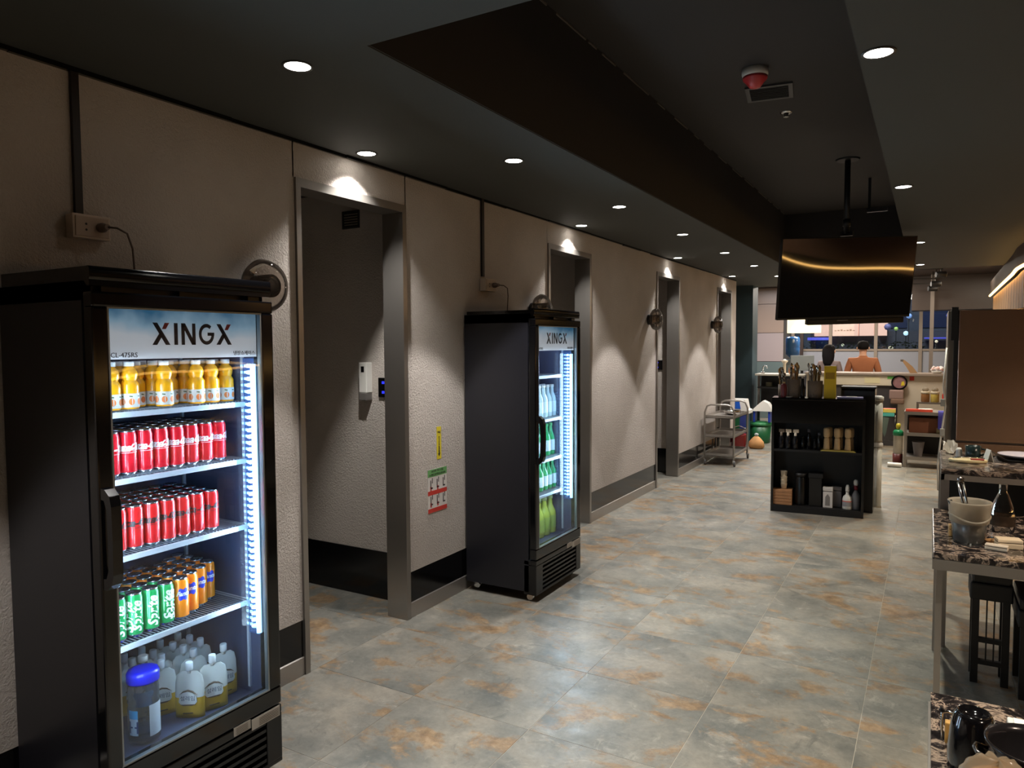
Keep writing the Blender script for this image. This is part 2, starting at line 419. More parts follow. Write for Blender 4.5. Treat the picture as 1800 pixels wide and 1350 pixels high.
# black wood channels that carry the socket wiring down from the ceiling
for k, (y, nm) in enumerate(((1.456, 'nearer'), (4.103, 'farther'))):
    t = MB().bbox(-.003, .012, y-.014, y+.014, 2.055, CH, .002).build('trim_%d' % (k+1), mat('channel_brown', (26, 18, 16), .5)); t['kind'] = 'structure'
t = MB(); y = .6
while y < 11.2:
    L = rr.uniform(.3, .9); t.box(-.004, .006+rr.random()*.008, y, min(y+L, 11.4), CH-.012-rr.random()*.005, CH); y += L
o = t.build('trim_3', BLACKG); o['kind'] = 'structure'

# ------------------------------------------------------------ ceiling fittings
def downlight_mesh(r=.045):
    ring = MB(); ring.lathe([(r, -.004), (r+.008, -.004), (r+.009, 0), (r, 0)], n=24, caps=False)
    face = MB(); face.lathe([(r, -.002), (r, 0)], n=24)
    return ring, face
ringm = mat('lamp_ring', (60, 58, 56), .4)
def make_down(x, y, label, grp):
    t = thing('ceiling_light', label, 'light', (x, y, CH), 0, grp)
    a, b = downlight_mesh(); a.build('ring', ringm, t); b.build('lamp', LAMP, t); return t
d0 = make_down(.68, 1.845, 'bright round downlight, largest of the corridor row on the dark ceiling', 'corridor downlights')
lab = ['second of the corridor row, left of the recess edge', 'third of the corridor row', 'fourth of the corridor row', 'fifth of the corridor row', 'sixth of the corridor row', 'last of the corridor row, beside the hanging TV', '']
for k, y in enumerate((3.349, 4.843, 6.353, 7.87, 9.364, 10.98)):
    dup(d0, (.68, y, CH), label='small round downlight, '+lab[k])
for k, s in enumerate(DOORS):
    dup(d0, (.115, s+.375, CH), label='small downlight close to the wall above the %s doorway from the camera' % ORD[k], group='downlights over the doorways')
for k, (x, y) in enumerate(((2.43, 2.754), (2.436, 5.158), (2.49, 8.079), (2.476, 10.367))):
    dup(d0, (x, y, CH), label=['bright downlight at the top right of the photo', 'downlight on the right ceiling above the hanging TV corner', 'tiny downlight just right of the TV top corner', 'tiny downlight right of the TV, lower of two'][k], group='downlights on the right ceiling')
# smoke alarm, vent, sprinkler in the recess
t = thing('smoke_alarm', 'round fire alarm with a white base and red cap in the recess', 'alarm', (1.68, 4.447, RH))
MB().lathe([(.075, 0), (.075, -.03), (.07, -.045)], n=28).build('base', mat('alarm_white', (214, 206, 196), .4), t)
MB().lathe([(.071, -.045), (.068, -.06), (.045, -.085), (.03, -.105), (0, -.11)], n=28).build('cap', mat('alarm_red', (196, 60, 62), .35), t)
t = thing('air_vent', 'dark square ceiling vent between the fire alarm and the small sprinkler', 'vent', (1.68, 4.88, RH), math.radians(8))
m = MB(); m.box(-.14, .14, -.14, -.115, -.012, 0); m.box(-.14, .14, .115, .14, -.012, 0); m.box(-.14, -.115, -.115, .115, -.012, 0); m.box(.115, .14, -.115, .115, -.012, 0); m.build('frame', mat('vent_grey', (56, 54, 54), .4), t)
for k in range(8): MB().box(-.115, .115, -.108+k*.029, -.1+k*.029, -.012, -.002).build('slat', BLACKM, t)
t = thing('sprinkler', 'tiny round sprinkler rosette in the recess behind the vent', 'sprinkler', (1.7, 5.377, RH))
MB().lathe([(.042, 0), (.036, -.008), (.02, -.008)], n=20, caps=False).build('rosette', CHROME, t); MB().lathe([(.02, -.002), (.012, -.02), (.018, -.03)], n=12).build('nozzle', STEEL_D, t)
t = thing('hanging_bracket', 'short dark metal bracket under the recess ceiling behind the TV pole', 'bracket', (2.06, 7.9, RH))
m = MB(); m.box(-.012, .012, -.012, .012, -.3, 0); m.build('rod', BLACKM, t); m = MB(); m.box(-.02, .16, -.02, .02, -.33, -.3); m.build('arm', STEEL_D, t)

# ------------------------------------------------------------ sconces, sockets, stickers, passage fittings
def sconce(y, label):
    t = thing('wall_sconce', label, 'lamp', (0, y, 1.86), 0, 'smoked glass wall lamps')
    MB().lathe([(.055, 0), (.055, .022), (.05, .028)], n=28, axis='x').build('base', BLACKM, t)
    MB().lathe([(.045, .03), (.075, .035), (.105, .055), (.118, .085), (.105, .115), (.075, .135), (.04, .14)], n=36, axis='x', caps=False).build('globe', GLOBE, t)
    MB().lathe([(.046, .028), (.05, .05), (.05, .13), (.044, .138), (.03, .138), (.03, .09)], n=28, axis='x', caps=False).build('inner_tube', GLOBE, t)
    return t
sconce(2.2, 'smoked glass wall lamp above the right end of the nearest fridge')
sconce(4.8, 'smoked glass wall lamp just above the top of the second fridge')
sconce(7.4, 'smoked glass wall lamp at the left edge of the third doorway')
sconce(9.98, 'smoked glass wall lamp at the left edge of the farthest doorway')

def socket(y, z, label, lab2, wy, wz):
    t = thing('wall_socket', label, 'socket', (0, y, z))
    MB().bbox(0, .045, -.066, .066, -.042, .042, .004).build('box', mat('socket_cream', (196, 180, 164), .4), t)
    m = MB(); m.bbox(.045, .049, -.058, .058, -.034, .034, .0015); f = m.build('face', mat('socket_face', (176, 158, 142), .35), t)
    for yy in (-.022, .03):
        for zz in (.008, -.012): MB().lathe([(.004, .0485), (.004, .0495)], (0, yy, zz), 10, 'x').build('hole', BLACKM, f)
    c = thing('power_cord', lab2, 'cord', (0, y, z))
    m = MB(); m.lathe([(.017, .05), (.017, .068), (.012, .078), (.01, .092)], (0, .028, 0), 14, 'x'); m.build('plug', mat('plug_grey', (120, 104, 94), .5), c)
    MB().tube([(.088, .03, 0), (.12, .045, -.004), (.13, .075, -.02), (.12, .1, -.07), (.11, .11, -.13), (.1, wy, wz)], .0035).build('cable', mat('cord_grey', (96, 82, 72), .5), c)
socket(1.478, 2.02, 'cream wall socket box above the nearest fridge, black channel over it', 'thin cord plugged in above the nearest fridge, dropping behind it', .12, -.215)
socket(4.14, 2.0, 'small cream wall socket above the second fridge', 'thin cord plugged in above the second fridge, dropping behind it', .12, -.2)

t = thing('fire_tag', 'small yellow vertical fire sticker on the plaster left of the second fridge', 'sticker', (-.003, 3.596, 1.0))
MB().box(0, .0015, -.023, .023, -.1, .1).build('sheet', mat('tag_yellow', (224, 204, 60), .4), t)
INK = mat('ink_dark', (44, 40, 36), .5)
text('FIRE', .019, INK, t, (.002, 0, .066)); text('EXTINGUISHER', .0155, INK, t, (.002, 0, -.012), roll=-PI/2)
m = MB(); m.prism([(0, -.085), (.014, -.062), (.004, -.066), (.004, -.02), (-.004, -.02), (-.004, -.066), (-.014, -.062)], 'x', .0015, .002); m.build('arrow', INK, t)
t = thing('instruction_sticker', 'fire extinguisher instruction sticker with green heading and red bands', 'sticker', (-.003, 3.575, .71))
MB().box(0, .0015, -.098, .098, -.13, .135).build('sheet', mat('sticker_white', (222, 216, 210), .4), t)
MB().box(.0015, .0022, -.098, .098, .09, .135).build('heading', mat('sticker_green', (112, 168, 104), .4), t)
for z in (-.13, -.022): MB().box(.0015, .0022, -.098, .098, z, z+.026).build('band', mat('sticker_red', (206, 70, 60), .4), t)
text('HOW TO USE', .02, INK, t, (.0026, 0, .122)); text('A FIRE EXTINGUISHER', .017, INK, t, (.0026, 0, .102))
pic = MB()
for bz in (.0, -.1):
    for k in range(3):
        yy = -.068+k*.064; zz = bz+.02
        pic.box(.0015, .0021, yy-.004, yy+.004, zz+.0, zz+.05); pic.box(.0015, .0021, yy-.004, yy+.02, zz-.004, zz+.005); pic.box(.0015, .0021, yy+.012, yy+.019, zz+.03, zz+.062)
pic.build('pictograms', mat('ink_grey', (70, 66, 66), .5), t)['kind'] = 'stuff'
pic = MB()
for bz in (.0, -.1):
    for k in range(2): pic.box(.0015, .0021, -.075+k*.07, -.06+k*.07, bz+.004, bz+.03)
pic.build('red_marks', mat('mark_red', (204, 92, 88), .5), t)['kind'] = 'stuff'

# passage fittings: dispenser and switch on the wall seen through doorway 1, switches in the others
yw = DOORS[0]+1.005
t = thing('soap_dispenser', 'white wall dispenser with a grey end seen through the nearest doorway', 'dispenser', (-.449, yw, 1.375))
MB().bbox(-.032, .032, -.055, 0, -.07, .12, .006).build('case', WHITE, t)
MB().box(-.012, .012, -.057, -.055, .06, .095).build('window', BLACKG, t)
MB().bbox(-.03, .03, -.06, -.002, -.118, -.07, .006).build('cup', mat('dispenser_grey', (104, 100, 96), .4), t)
t = thing('air_vent', 'small dark square grille high on the wall inside the nearest doorway', 'vent', (-.57, yw, 2.39))
m = MB(); m.box(-.07, .07, -.01, 0, -.055, -.045); m.box(-.07, .07, -.01, 0, .045, .055); m.box(-.07, -.06, -.01, 0, -.045, .045); m.box(.06, .07, -.01, 0, -.045, .045); m.build('frame', mat('vent_grey', (56, 54, 54), .4), t)
for k in range(6): MB().box(-.06, .06, -.008, -.002, -.043+k*.016, -.036+k*.016).build('slat', BLACKM, t)
for i, s in enumerate(DOORS[:3]):
    if i == 1: continue
    t = thing('wall_switch', ['black wall switch panel with blue lights inside the nearest doorway', '', 'small black wall switch panel inside the third doorway'][i], 'switch', (-.31, s+1.005, 1.34))
    MB().bbox(-.05, .05, -.014, 0, -.06, .06, .003).build('plate', BLACKG, t)
    for zz in (-.03, .03): MB().box(-.02, .0, -.0155, -.014, zz-.008, zz+.008).build('indicator', mat('blue_lamp', (40, 50, 220), .4, emit=1.2), t)

# ------------------------------------------------------------ display fridges
def bowed_pane(x, y0, y1, z0, z1, b, ny=14, nz=18):
    m = MB(); vs = []; fs = []
    for i in range(ny+1):
        for j in range(nz+1):
            u = 2*i/ny-1; v = 2*j/nz-1
            vs.append((x+b*(1-u*u)*(1-v*v), y0+(y1-y0)*i/ny, z0+(z1-z0)*j/nz))
    for i in range(ny):
        for j in range(nz):
            a = i*(nz+1)+j; fs.append([a, a+nz+1, a+nz+2, a+1])
    return m.add(vs, fs, True)
def fridge(y0, H, shelves, label, door_handle_z):
    """front towards +x, local y 0..0.655"""
    t = thing('display_fridge', label, 'fridge', (0, y0, 0), 0)
    W = .655; ym0, ym1 = .042, W-.042
    b = MB(); b.box(.012, .475, 0, .028, .062, 1.79); b.box(.012, .475, W-.028, W, .062, 1.79); b.box(.012, .035, .028, W-.028, .062, 1.79)
    b.box(.012, .475, 0, W, 1.735, 1.79); b.box(.012, .44, .028, W-.028, .062, .285)
    b.build('body', FRIDGE, t)
    l = MB(); l.box(.035, .475, .028, .04, .285, 1.735); l.box(.035, .475, W-.04, W-.028, .285, 1.735); l.box(.035, .048, .04, W-.04, .285, 1.735); l.box(.035, .475, .04, W-.04, 1.72, 1.735)
    l.box(.035, .475, .04, W-.04, .285, .297)
    l.build('liner', LINER, t)
    # top trim bar
    m = MB(); m.prism([(.03, 1.791), (.49, 1.791), (.506, 1.775), (.518, 1.776)]+[(.514+.007*math.cos(math.radians(a_)), (1.8+H)/2-.004+.021*math.sin(math.radians(a_))) for a_ in range(-60, 91, 15)]+[(.5, H), (.03, H)], 'y', .0, W, smooth=False); m.build('top_bar', BLACKG, t)
    for yy in (.045, .3, .57): MB().box(.45, .5, yy, yy+.05, 1.76, 1.776).build('hinge', PLAST_B, t)
    # door: four frame bars, glass, header, gasket
    d = MB(); x0, x1 = .48, .528
    for a in ((0, W, 1.716, 1.76), (0, W, .268, .334), (0, .046, .334, 1.716), (W-.052, W, .334, 1.716)): d.bbox(x0, x1, a[0], a[1], a[2], a[3], .006)
    door = d.build('door', BLACKG, t)
    gl = MB()
    for a in ((.044, W-.05, 1.712, 1.718), (.044, W-.05, .332, .338), (.044, .05, .338, 1.712), (W-.056, W-.05, .338, 1.712)): gl.box(.508, .526, *a)
    gl.build('inner_trim', mat('glass_trim', (150, 156, 160), .35, .6), door)
    bowed_pane(.522, .046, W-.052, .334, 1.716, .0022).build('pane', GLASS, door, fix=False)
    bowed_pane(.505, .046, W-.052, .334, 1.716, -.0022).build('pane', GLASS, door, fix=False)
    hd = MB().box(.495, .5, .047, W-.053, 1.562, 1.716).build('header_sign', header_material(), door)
    # XINGX with red strokes
    DK = mat('logo_dark', (44, 36, 42), .5); RD = mat('logo_red', (214, 78, 62), .5)
    def quad(m, p, x=.5005, x2=.5012): m.prism(p, 'x', x, x2)
    lg = MB(); rd = MB(); zb, zt = 1.605, 1.675
    for ya in (.2, .434):
        quad(lg, [(ya+.002, zt), (ya+.018, zt), (ya+.062, zb), (ya+.046, zb)])
        quad(lg, [(ya, zb), (ya+.016, zb), (ya+.036, zb+.03), (ya+.028, zb+.042)])
        quad(rd, [(ya+.034, zb+.05), (ya+.044, zt), (ya+.06, zt), (ya+.047, zb+.05)])
    ya = .276; quad(lg, [(ya, zb), (ya+.013, zb), (ya+.013, zt), (ya, zt)])
    ya = .302
    quad(lg, [(ya, zb), (ya+.012, zb), (ya+.012, zt), (ya, zt)]); quad(lg, [(ya+.04, zb), (ya+.052, zb), (ya+.052, zt), (ya+.04, zt)]); quad(lg, [(ya, zt), (ya+.014, zt), (ya+.052, zb), (ya+.038, zb)])
    gc, R1, R2 = (.396, (zb+zt)/2), .035, .023
    A = [math.radians(a) for a in range(50, 361, 16)]
    for a, b_ in zip(A[:-1], A[1:]):
        quad(lg, [(gc[0]+R*math.cos(q)*.84, gc[1]+R*math.sin(q)) for R, q in ((R1, a), (R1, b_), (R2, b_), (R2, a))])
    quad(lg, [(gc[0]+.004, gc[1]-.005), (gc[0]+.03, gc[1]-.005), (gc[0]+.03, gc[1]+.006), (gc[0]+.004, gc[1]+.006)])
    lg.build('logo', DK, door); rd.build('logo_accent', RD, door)
    text('CL-475RS', .021, DK, door, (.5008, .108, 1.574)); text('냉장쇼케이스', .017, DK, door, (.5008, .548, 1.575))
    # handle on the left stile
    h = MB(); zc = door_handle_z
    prof = [(.526, -.15), (.55, -.148), (.572, -.13), (.58, -.1), (.582, 0), (.58, .1), (.572, .13), (.55, .148), (.526, .15), (.526, .118), (.545, .115), (.556, .09), (.558, 0), (.556, -.09), (.545, -.115), (.526, -.118)]
    h.prism([(x, z+zc) for x, z in prof], 'y', .004, .034); h.build('handle', BLACKG, door)
    # lower grille
    gr = MB(); gr.bbox(.44, .528, 0, W, .044, .06, .004); gr.bbox(.44, .528, 0, W, .232, .262, .004); gr.bbox(.44, .528, 0, .09, .058, .232, .004); gr.bbox(.44, .528, W-.07, W, .058, .232, .004)
    gp = gr.build('grille', PLAST_B, t)
    for k in range(6):
        z = .068+k*.028; m = MB(); m.prism([(.5, z), (.524, z+.004), (.524, z+.016), (.5, z+.012)], 'y', .09, W-.07); m.build('slat', PLAST_B, gp)
    # rating labels
    m = MB(); m.box(.528, .5292, .44, .512, .236, .268).build('rating_label', mat('label_white', (200, 194, 186), .5), gp)
    m = MB(); m.box(.528, .5292, .517, .645, .222, .262).build('rating_label', mat('label_white', (200, 194, 186), .5), gp)
    ll = MB()
    for k in range(5):
        ll.box(.5292, .5296, .45, .50, .24+k*.005, .2415+k*.005); ll.box(.5292, .5296, .55, .64, .228+k*.006, .23+k*.006)
    ll.build('label_print', mat('ink_brown', (90, 76, 70), .5), gp)['kind'] = 'stuff'
    for (x, y) in ((.06, .06), (.06, W-.06), (.47, .035), (.47, W-.06)):
        w_ = MB(); w_.lathe([(.021, -.012), (.025, -.007), (.025, .007), (.021, .012)], (x, y, .025), 16, 'y'); w_.box(x-.014, x+.014, y-.016, y+.016, .044, .064); w_.build('castor', CHROME, t)
    # shelves: wire racks
    for zs in shelves:
        s = MB(); s.bbox(.415, .425, .042, W-.042, zs-.022, zs-.004, .002); s.box(.06, .07, .042, W-.042, zs-.012, zs-.004); s.box(.06, .42, .042, .05, zs-.012, zs-.004); s.box(.06, .42, W-.05, W-.042, zs-.012, zs-.004)
        so = s.build('shelf', mat('shelf_white', (190, 196, 204), .3, .3), t)
        wv = MB()
        k = .056
        while k < W-.05: wv.box(.06, .42, k, k+.003, zs-.0035, zs-.0005); k += .0135
        wo = wv.build('wires', mat('shelf_wire', (120, 124, 132), .3, .5), so); wo['kind'] = 'stuff'
    # uprights at the back corners and by the lamp
    for (x, y) in ((.05, W-.046), (.05, .042), (.405, W-.044), (.405, .04)):
        r_ = MB(); r_.box(x, x+.012, y-.004, y+.006, .32, 1.7); r_.build('shelf_rail', mat('rail_white', (190, 200, 214), .3, .4), t)
    # LED strip on the far inner wall
    led = MB().box(.404, .5, W-.046, W-.0405, .53, 1.555).build('led_channel', mat('led_channel', (60, 84, 130), .35), t)
    MB().lathe([(.0095, 0), (.0095, .99)], (.484, W-.057, .545), 12).build('led_tube', LED_C, led)
    dm = MB(); z = .56
    while z < 1.54: dm.box(.409, .417, W-.05, W-.046, z, z+.008); dm.box(.428, .438, W-.051, W-.046, z, z+.009); dm.lathe([(.004, 0), (.013, .004), (.013, .011), (.004, .015)], (.458, W-.052, z-.003), 8); z += .0235
    o = dm.build('led_chips', LED_DOT, led); o['kind'] = 'stuff'
    area('fridge_led_lamp', (.45, y0+W-.066, 1.05), 15, .02, .98, (-PI/2, 0, .75), (.66, .85, 1))
    fill_led = MB().box(.43, .48, .0405, .046, .53, 1.555).build('led_channel', mat('led_channel', (60, 84, 130), .35), t)  # unseen second strip on the near wall, added to brighten the cans
    MB().lathe([(.0075, 0), (.0075, .99)], (.47, .055, .545), 10).build('led_tube', LED_C, fill_led)
    area('fridge_led_lamp', (.45, y0+.066, 1.05), 8, .02, .98, (PI/2, 0, -.75), (.7, .87, 1))  # fill light of the added near-side strip
    return t
f1 = fridge(1.19, 1.832, (1.40, 1.19, .945, .66), 'tall black glass-door drinks fridge at the left, full of cans', 1.04)
f2 = fridge(3.868, 1.812, (1.40, 1.111, .846, .615), 'tall black glass-door fridge of bottles standing between the first two doorways', 1.015)

# fridge 1 contents ----------------------------------------------------
LID = mat('can_lid', (206, 212, 218), .22, 1)
def can(label, color, grp, inks):
    t = thing('drink_can', label, 'can', (0, 0, 0), 0, grp)
    R = .0272
    m = MB(); m.lathe([(.022, 0), (.0245, .003), (R, .009), (R, .125), (.0255, .132), (.0235, .137)], n=24, mis=[1, 1, 0, 0, 0], caps=False); m.build('wall', [color, LID], t)
    l = MB(); l.lathe([(.0235, .136), (.0245, .1405), (.023, .142), (.0215, .1385), (0, .1385)], n=20, caps=False); l.box(-.009, .007, -.005, .005, .1385, .1398); l.build('lid', LID, t)
    return t
RED = mat('can_red', (206, 22, 38), .26, .25, coat=.3); RED2 = mat('can_red_deep', (200, 26, 30), .26, .25, coat=.3)
GREEN = mat('can_green', (24, 148, 76), .26, .25, coat=.3); ORANGE = mat('can_orange', (244, 134, 18), .26, .25, coat=.3)
INKW = mat('print_white', (240, 240, 240), .4); INKB = mat('print_black', (24, 12, 14), .4); INKBLUE = mat('print_blue', (24, 50, 190), .35)
PC = .0572

def name_row(k): return ['front', 'second', 'third', 'fourth', 'back'][k]+' row'
def name_col(k, n):
    q = n-1-k
    return ['rightmost', 'second from right', 'third from right', 'fourth from right', 'fifth from right', 'sixth from right', 'seventh from right', 'leftmost'][q]
canR = can('x', RED, 'white-script red cans', None); canD = can('x', RED2, 'black-script red cans', None)
canG = can('x', GREEN, 'green cans', None); canO = can('x', ORANGE, 'orange cans', None)
first = {}
def put_can(proto, x, y, z, rz, label, key, grp):
    if key not in first:
        first[key] = 1; c_ = proto; c_.location = (x, y, z); c_.rotation_euler = (0, 0, rz); c_['label'] = label; c_['group'] = grp
    else: c_ = dup(proto, (x, y, z), rz, label, grp)
    return c_
def script(parent, body, size, ink, z, a0, italic=True, roll=0, bold=.0005):
    o = text(body, size, ink, parent, (0, 0, z), wrap=(.0272, a0), roll=roll, bold=bold, depth=.0003, shear=.35 if italic else 0)
    return o
def shelf_cans(proto, z, ncol, right, body, ink, colour, grp, key, shelf, zt):
    for r in range(5):
        for k in range(ncol):
            y = right-.0286-(ncol-1-k)*PC; x = .401-.0286-r*PC
            c_ = put_can(proto, x+random.uniform(-.002, .002), y, z, random.uniform(-.5, .5), '%s can on the %s shelf, %s, %s' % (colour, shelf, name_row(r), name_col(k, ncol)), key, grp)
            if r == 0:
                c_.rotation_euler = (0, 0, 0)
                a = random.uniform(-.9, .1)
                script(c_, body, .036, ink, zt, a, bold=.0008)
                ln = MB(); N = 8
                for q in range(N):
                    a1 = a-.75+1.5*q/N; a2 = a-.75+1.5*(q+1)/N; R = .0275
                    ln.add([(R*math.cos(a1), R*math.sin(a1), zt-.017), (R*math.cos(a2), R*math.sin(a2), zt-.0165), (R*math.cos(a2), R*math.sin(a2), zt-.0152), (R*math.cos(a1), R*math.sin(a1), zt-.0157)], [(0, 1, 2, 3)])
                ln.build('underline', ink, c_)
shelf_cans(canR, 1.19, 8, 1.748, 'Coca-Cola', INKW, 'red white-lettered', 'white-lettered red cans on the second shelf', 'R', 'second', .088)
shelf_cans(canD, .945, 7, 1.707, 'Coca-Cola', INKB, 'red black-lettered', 'black-lettered red cans on the third shelf', 'D', 'third', .086)
# shelf 4: green block at the left front, orange elsewhere, the orange front steps back to the right
cnt = 8
for k in range(cnt):
    back = [0, 0, 0, .004, .004, .03, .058, .09][k]
    rows = 5 if back < .03 else 4
    for r in range(rows):
        y = 1.752-.0286-(cnt-1-k)*PC; x = .401-.0286-back-r*PC
        green = k < 4 and r < 2 or (k < 2 and r < 3)
        lb = '%s can on the fourth shelf, %s, %s' % ('green' if green else 'orange', name_row(r), name_col(k, cnt))
        c_ = put_can(canG if green else canO, x, y, .66, 0 if r == 0 else random.uniform(-1, 1), lb, 'G' if green else 'O', 'green cans on the fourth shelf' if green else 'orange cans on the fourth shelf')
        if r == 0:
            if green:
                script(c_, 'Sprite', .042, INKW, .07, [-.2, -1.2, -.25, .3][k], roll=PI/2, bold=.001)
            else:
                a = [0, 0, 0, 0, -.2, -.5, -.5, -.3][k]
                bg = MB(); N = 10; R = .0274; vs = []
                for q in range(N+1):
                    aa = a-.62+1.24*q/N; ww = .02+.004*math.sin(q)
                    vs += [(R*math.cos(aa), R*math.sin(aa), .086-ww*(1-.25*abs(q-5)/5)), (R*math.cos(aa), R*math.sin(aa), .088+ww*(1-.2*abs(q-5)/5))]
                bg.add(vs, [(2*q, 2*q+2, 2*q+3, 2*q+1) for q in range(N)]); bg.build('label_patch', INKBLUE, c_)
                script(c_, 'Fanta', .021, INKW, .089, a, bold=.0006)
# shelf 1: juice bottles
JUICE = mat('orange_juice', (244, 166, 20), .2, coat=.5); JLAB = mat('juice_label', (224, 220, 212), .4)
def juice():
    t = thing('juice_bottle', 'x', 'bottle', (0, 0, 0), 0, 'orange juice bottles on the top shelf')
    MB().lathe([(.026, 0), (.0285, .004), (.0285, .05), (.0285, .052), (.029, .062), (.0285, .08), (.022, .09), (.021, .093), (.0245, .1), (.026, .112), (.022, .126), (.014, .134), (.0135, .138)], n=22).build('flask', JUICE, t)
    MB().lathe([(.029, .006), (.029, .05)], n=22, caps=False).build('label', JLAB, t)
    MB().lathe([(.0155, .137), (.0155, .15), (.0145, .152)], n=18).build('cap', WHITE, t)
    m = MB()
    for a in (-1.3, -.35, .6):
        pts = []; R = .0293
        for q in range(10):
            b_ = 2*PI*q/10; aa = a+.32*math.cos(b_); pts.append((R*math.cos(aa), R*math.sin(aa), .024+.011*math.sin(b_)))
        m.add(pts, [list(range(10))])
    m.build('fruit_print', mat('print_orange', (226, 120, 50), .5), t)
    m = MB()
    for a in (-1.3, -.35, .6):
        R = .0294; m.add([(R*math.cos(a+d_), R*math.sin(a+d_), z_) for d_, z_ in ((-.25, .04), (.1, .038), (.1, .043), (-.25, .044))], [(0, 1, 2, 3)])
    m.build('name_print', mat('print_green', (86, 96, 62), .5), t)
    return t
jb = juice(); fst = True
for r in range(3):
    for k in range(8):
        if r == 0 and k in (2, 4): continue
        lb = 'orange juice bottle on the top shelf, %s, %s' % (name_row(r), name_col(k, 8))
        p = (.398-.0295-r*.061, 1.79-.03-(7-k)*.0612, 1.40)
        if fst: jb.location = p; jb['label'] = lb; fst = False
        else: dup(jb, p, random.uniform(-.4, .4), lb)
# fridge floor: jar bottle with blue lid, water bottles, pouches
BLUE = mat('lid_blue', (14, 28, 190), .3)
t = thing('water_jar', 'clear ribbed plastic jar with a wide blue lid on the fridge floor', 'jar', (.37, 1.405, .298)); t.scale = (1.12, 1.12, 1.16)
MB().lathe([(.036, .0), (.043, .006), (.044, .02), (.044, .1), (.041, .108), (.044, .116), (.041, .126), (.043, .135), (.042, .155), (.038, .175)], n=28, caps=False).build('vessel', CLEAR, t)
MB().lathe([(.0, .004), (.034, .004), (.041, .01), (.0415, .045), (.0, .045)], n=24).build('water', glass('water_fill', (206, 222, 236), 1.33, 0, .1, (190, 205, 220)), t)
MB().lathe([(.044, .172), (.045, .176), (.045, .196), (.041, .204), (.03, .206)], n=28).build('lid', BLUE, t)
a_ = MB(); R = .0445
def wraplabel(m, a0, a1, z0, z1, R, n=8):
    vs = []
    for q in range(n+1):
        aa = a0+(a1-a0)*q/n; vs += [(R*math.cos(aa), R*math.sin(aa), z0), (R*math.cos(aa), R*math.sin(aa), z1)]
    m.add(vs, [(2*q, 2*q+2, 2*q+3, 2*q+1) for q in range(n)], True); return m
wraplabel(MB(), -1.6, -.95, .03, .1, R).build('label', mat('label_pale', (196, 214, 228), .5), t)
wraplabel(MB(), -.25, .75, .022, .112, R).build('label', mat('label_paper', (214, 220, 228), .5), t)
wraplabel(MB(), -1.6, -.95, .078, .102, R+.0003).build('label_band', mat('label_cyan', (66, 160, 214), .5), t)
text('H', .05, mat('ink_navy', (36, 60, 110), .5), t, (0, 0, .052), wrap=(R+.0003, -1.25), depth=.0002)
def waterbottle(x, y, label, lidm):
    t = thing('water_bottle', label, 'bottle', (x, y, .298))
    MB().lathe([(.034, 0), (.038, .006), (.038, .06), (.036, .065), (.038, .07), (.038, .14), (.036, .16), (.024, .19), (.0145, .205), (.0145, .218)], n=24, caps=False).build('vessel', CLEAR, t)
    MB().lathe([(.016, .216), (.016, .234), (.015, .236)], n=18).build('cap', lidm, t)
    wraplabel(MB(), -2, 1.2, .07, .12, .0385, 14).build('label', mat('label_bluegreen', (60, 110, 150), .5), t)
waterbottle(.27, 1.47, 'clear water bottle with white cap behind the blue-lidded jar', WHITE)
waterbottle(.36, 1.29, 'clear water bottle half hidden by the door edge left of the jar', WHITE)
# spouted pouches
def pouch(x, y, rz, label, s=1):
    t = thing('drink_pouch', label, 'pouch', (x, y, .298), rz, 'spouted drink pouches on the fridge floor')
    s *= 1.2; Wd, Hh = .042*s, .135*s
    sec = [(0, 1, .014), (.12, 1, .021), (.45, 1, .019), (.6, 1, .014), (.75, .98, .009), (.92, .86, .004), (1, .55, .0025)]
    n = 16
    def ring(h, w, th): return [(th*math.sin(2*PI*k/n)*(1 if True else 0), Wd*w*math.copysign(abs(math.cos(2*PI*k/n))**.7, math.cos(2*PI*k/n)), h*Hh) for k in range(n)]
    m = MB(); vs = []; 
    for h, w, th in sec: vs += ring(h, w, th)
    o = len(m.v); m.v += vs
    for j in range(len(sec)-1):
        for k in range(n):
            m.f.append([j*n+k, j*n+(k+1) % n, (j+1)*n+(k+1) % n, (j+1)*n+k]); m.m.append(1 if j < 2 else 0); m.sm.append(True)
    m.f.append([k for k in range(n)]); m.m.append(1); m.sm.append(False)
    m.build('bag', [mat('pouch_white', (216, 218, 214), .35), mat('pouch_yellow', (206, 164, 60), .35)], t)
    sp = MB(); sp.lathe([(.007, 0), (.007, .012)], (0, 0, Hh*.96), 12); sp.build('spout', WHITE, t)
    sp = MB(); sp.lathe([(.0115, .01), (.0125, .014), (.0125, .036), (.011, .039)], (0, 0, Hh*.96), 16); sp.build('cap', mat('cap_white', (232, 236, 240), .4), t)
    lb = MB(); lb.prism([(a_*s, b_*s) for a_, b_ in [(-.026, .05), (-.02, .043), (.02, .043), (.026, .05), (.024, .066), (.014, .076), (0, .08), (-.014, .076), (-.024, .066)]], 'x', .0185, .0215); lb.build('label', mat('pouch_label', (226, 228, 226), .5), t)
    ar = MB()
    for pl_, x0_, x1_ in (([(-.026, .07), (-.014, .081), (0, .085), (.014, .081), (.026, .07), (.022, .073), (.012, .0785), (0, .0815), (-.012, .0785), (-.022, .073)], .016, .0213), ([(-.022, .043), (.022, .043), (.012, .039), (-.012, .039)], .0185, .0225), ([(-.014, .018), (.014, .0185), (.014, .016), (-.014, .0155)], .02, .0228)): ar.prism([(a_*s, b_*s) for a_, b_ in pl_], 'x', x0_, x1_)
    ar.build('print', mat('print_brown', (104, 84, 70), .5), t)['kind'] = 'stuff'
    text('설레임', .019, mat('ink_slate', (78, 88, 108), .5), t, (.0218, 0, .06*s), depth=.0003)
    return t
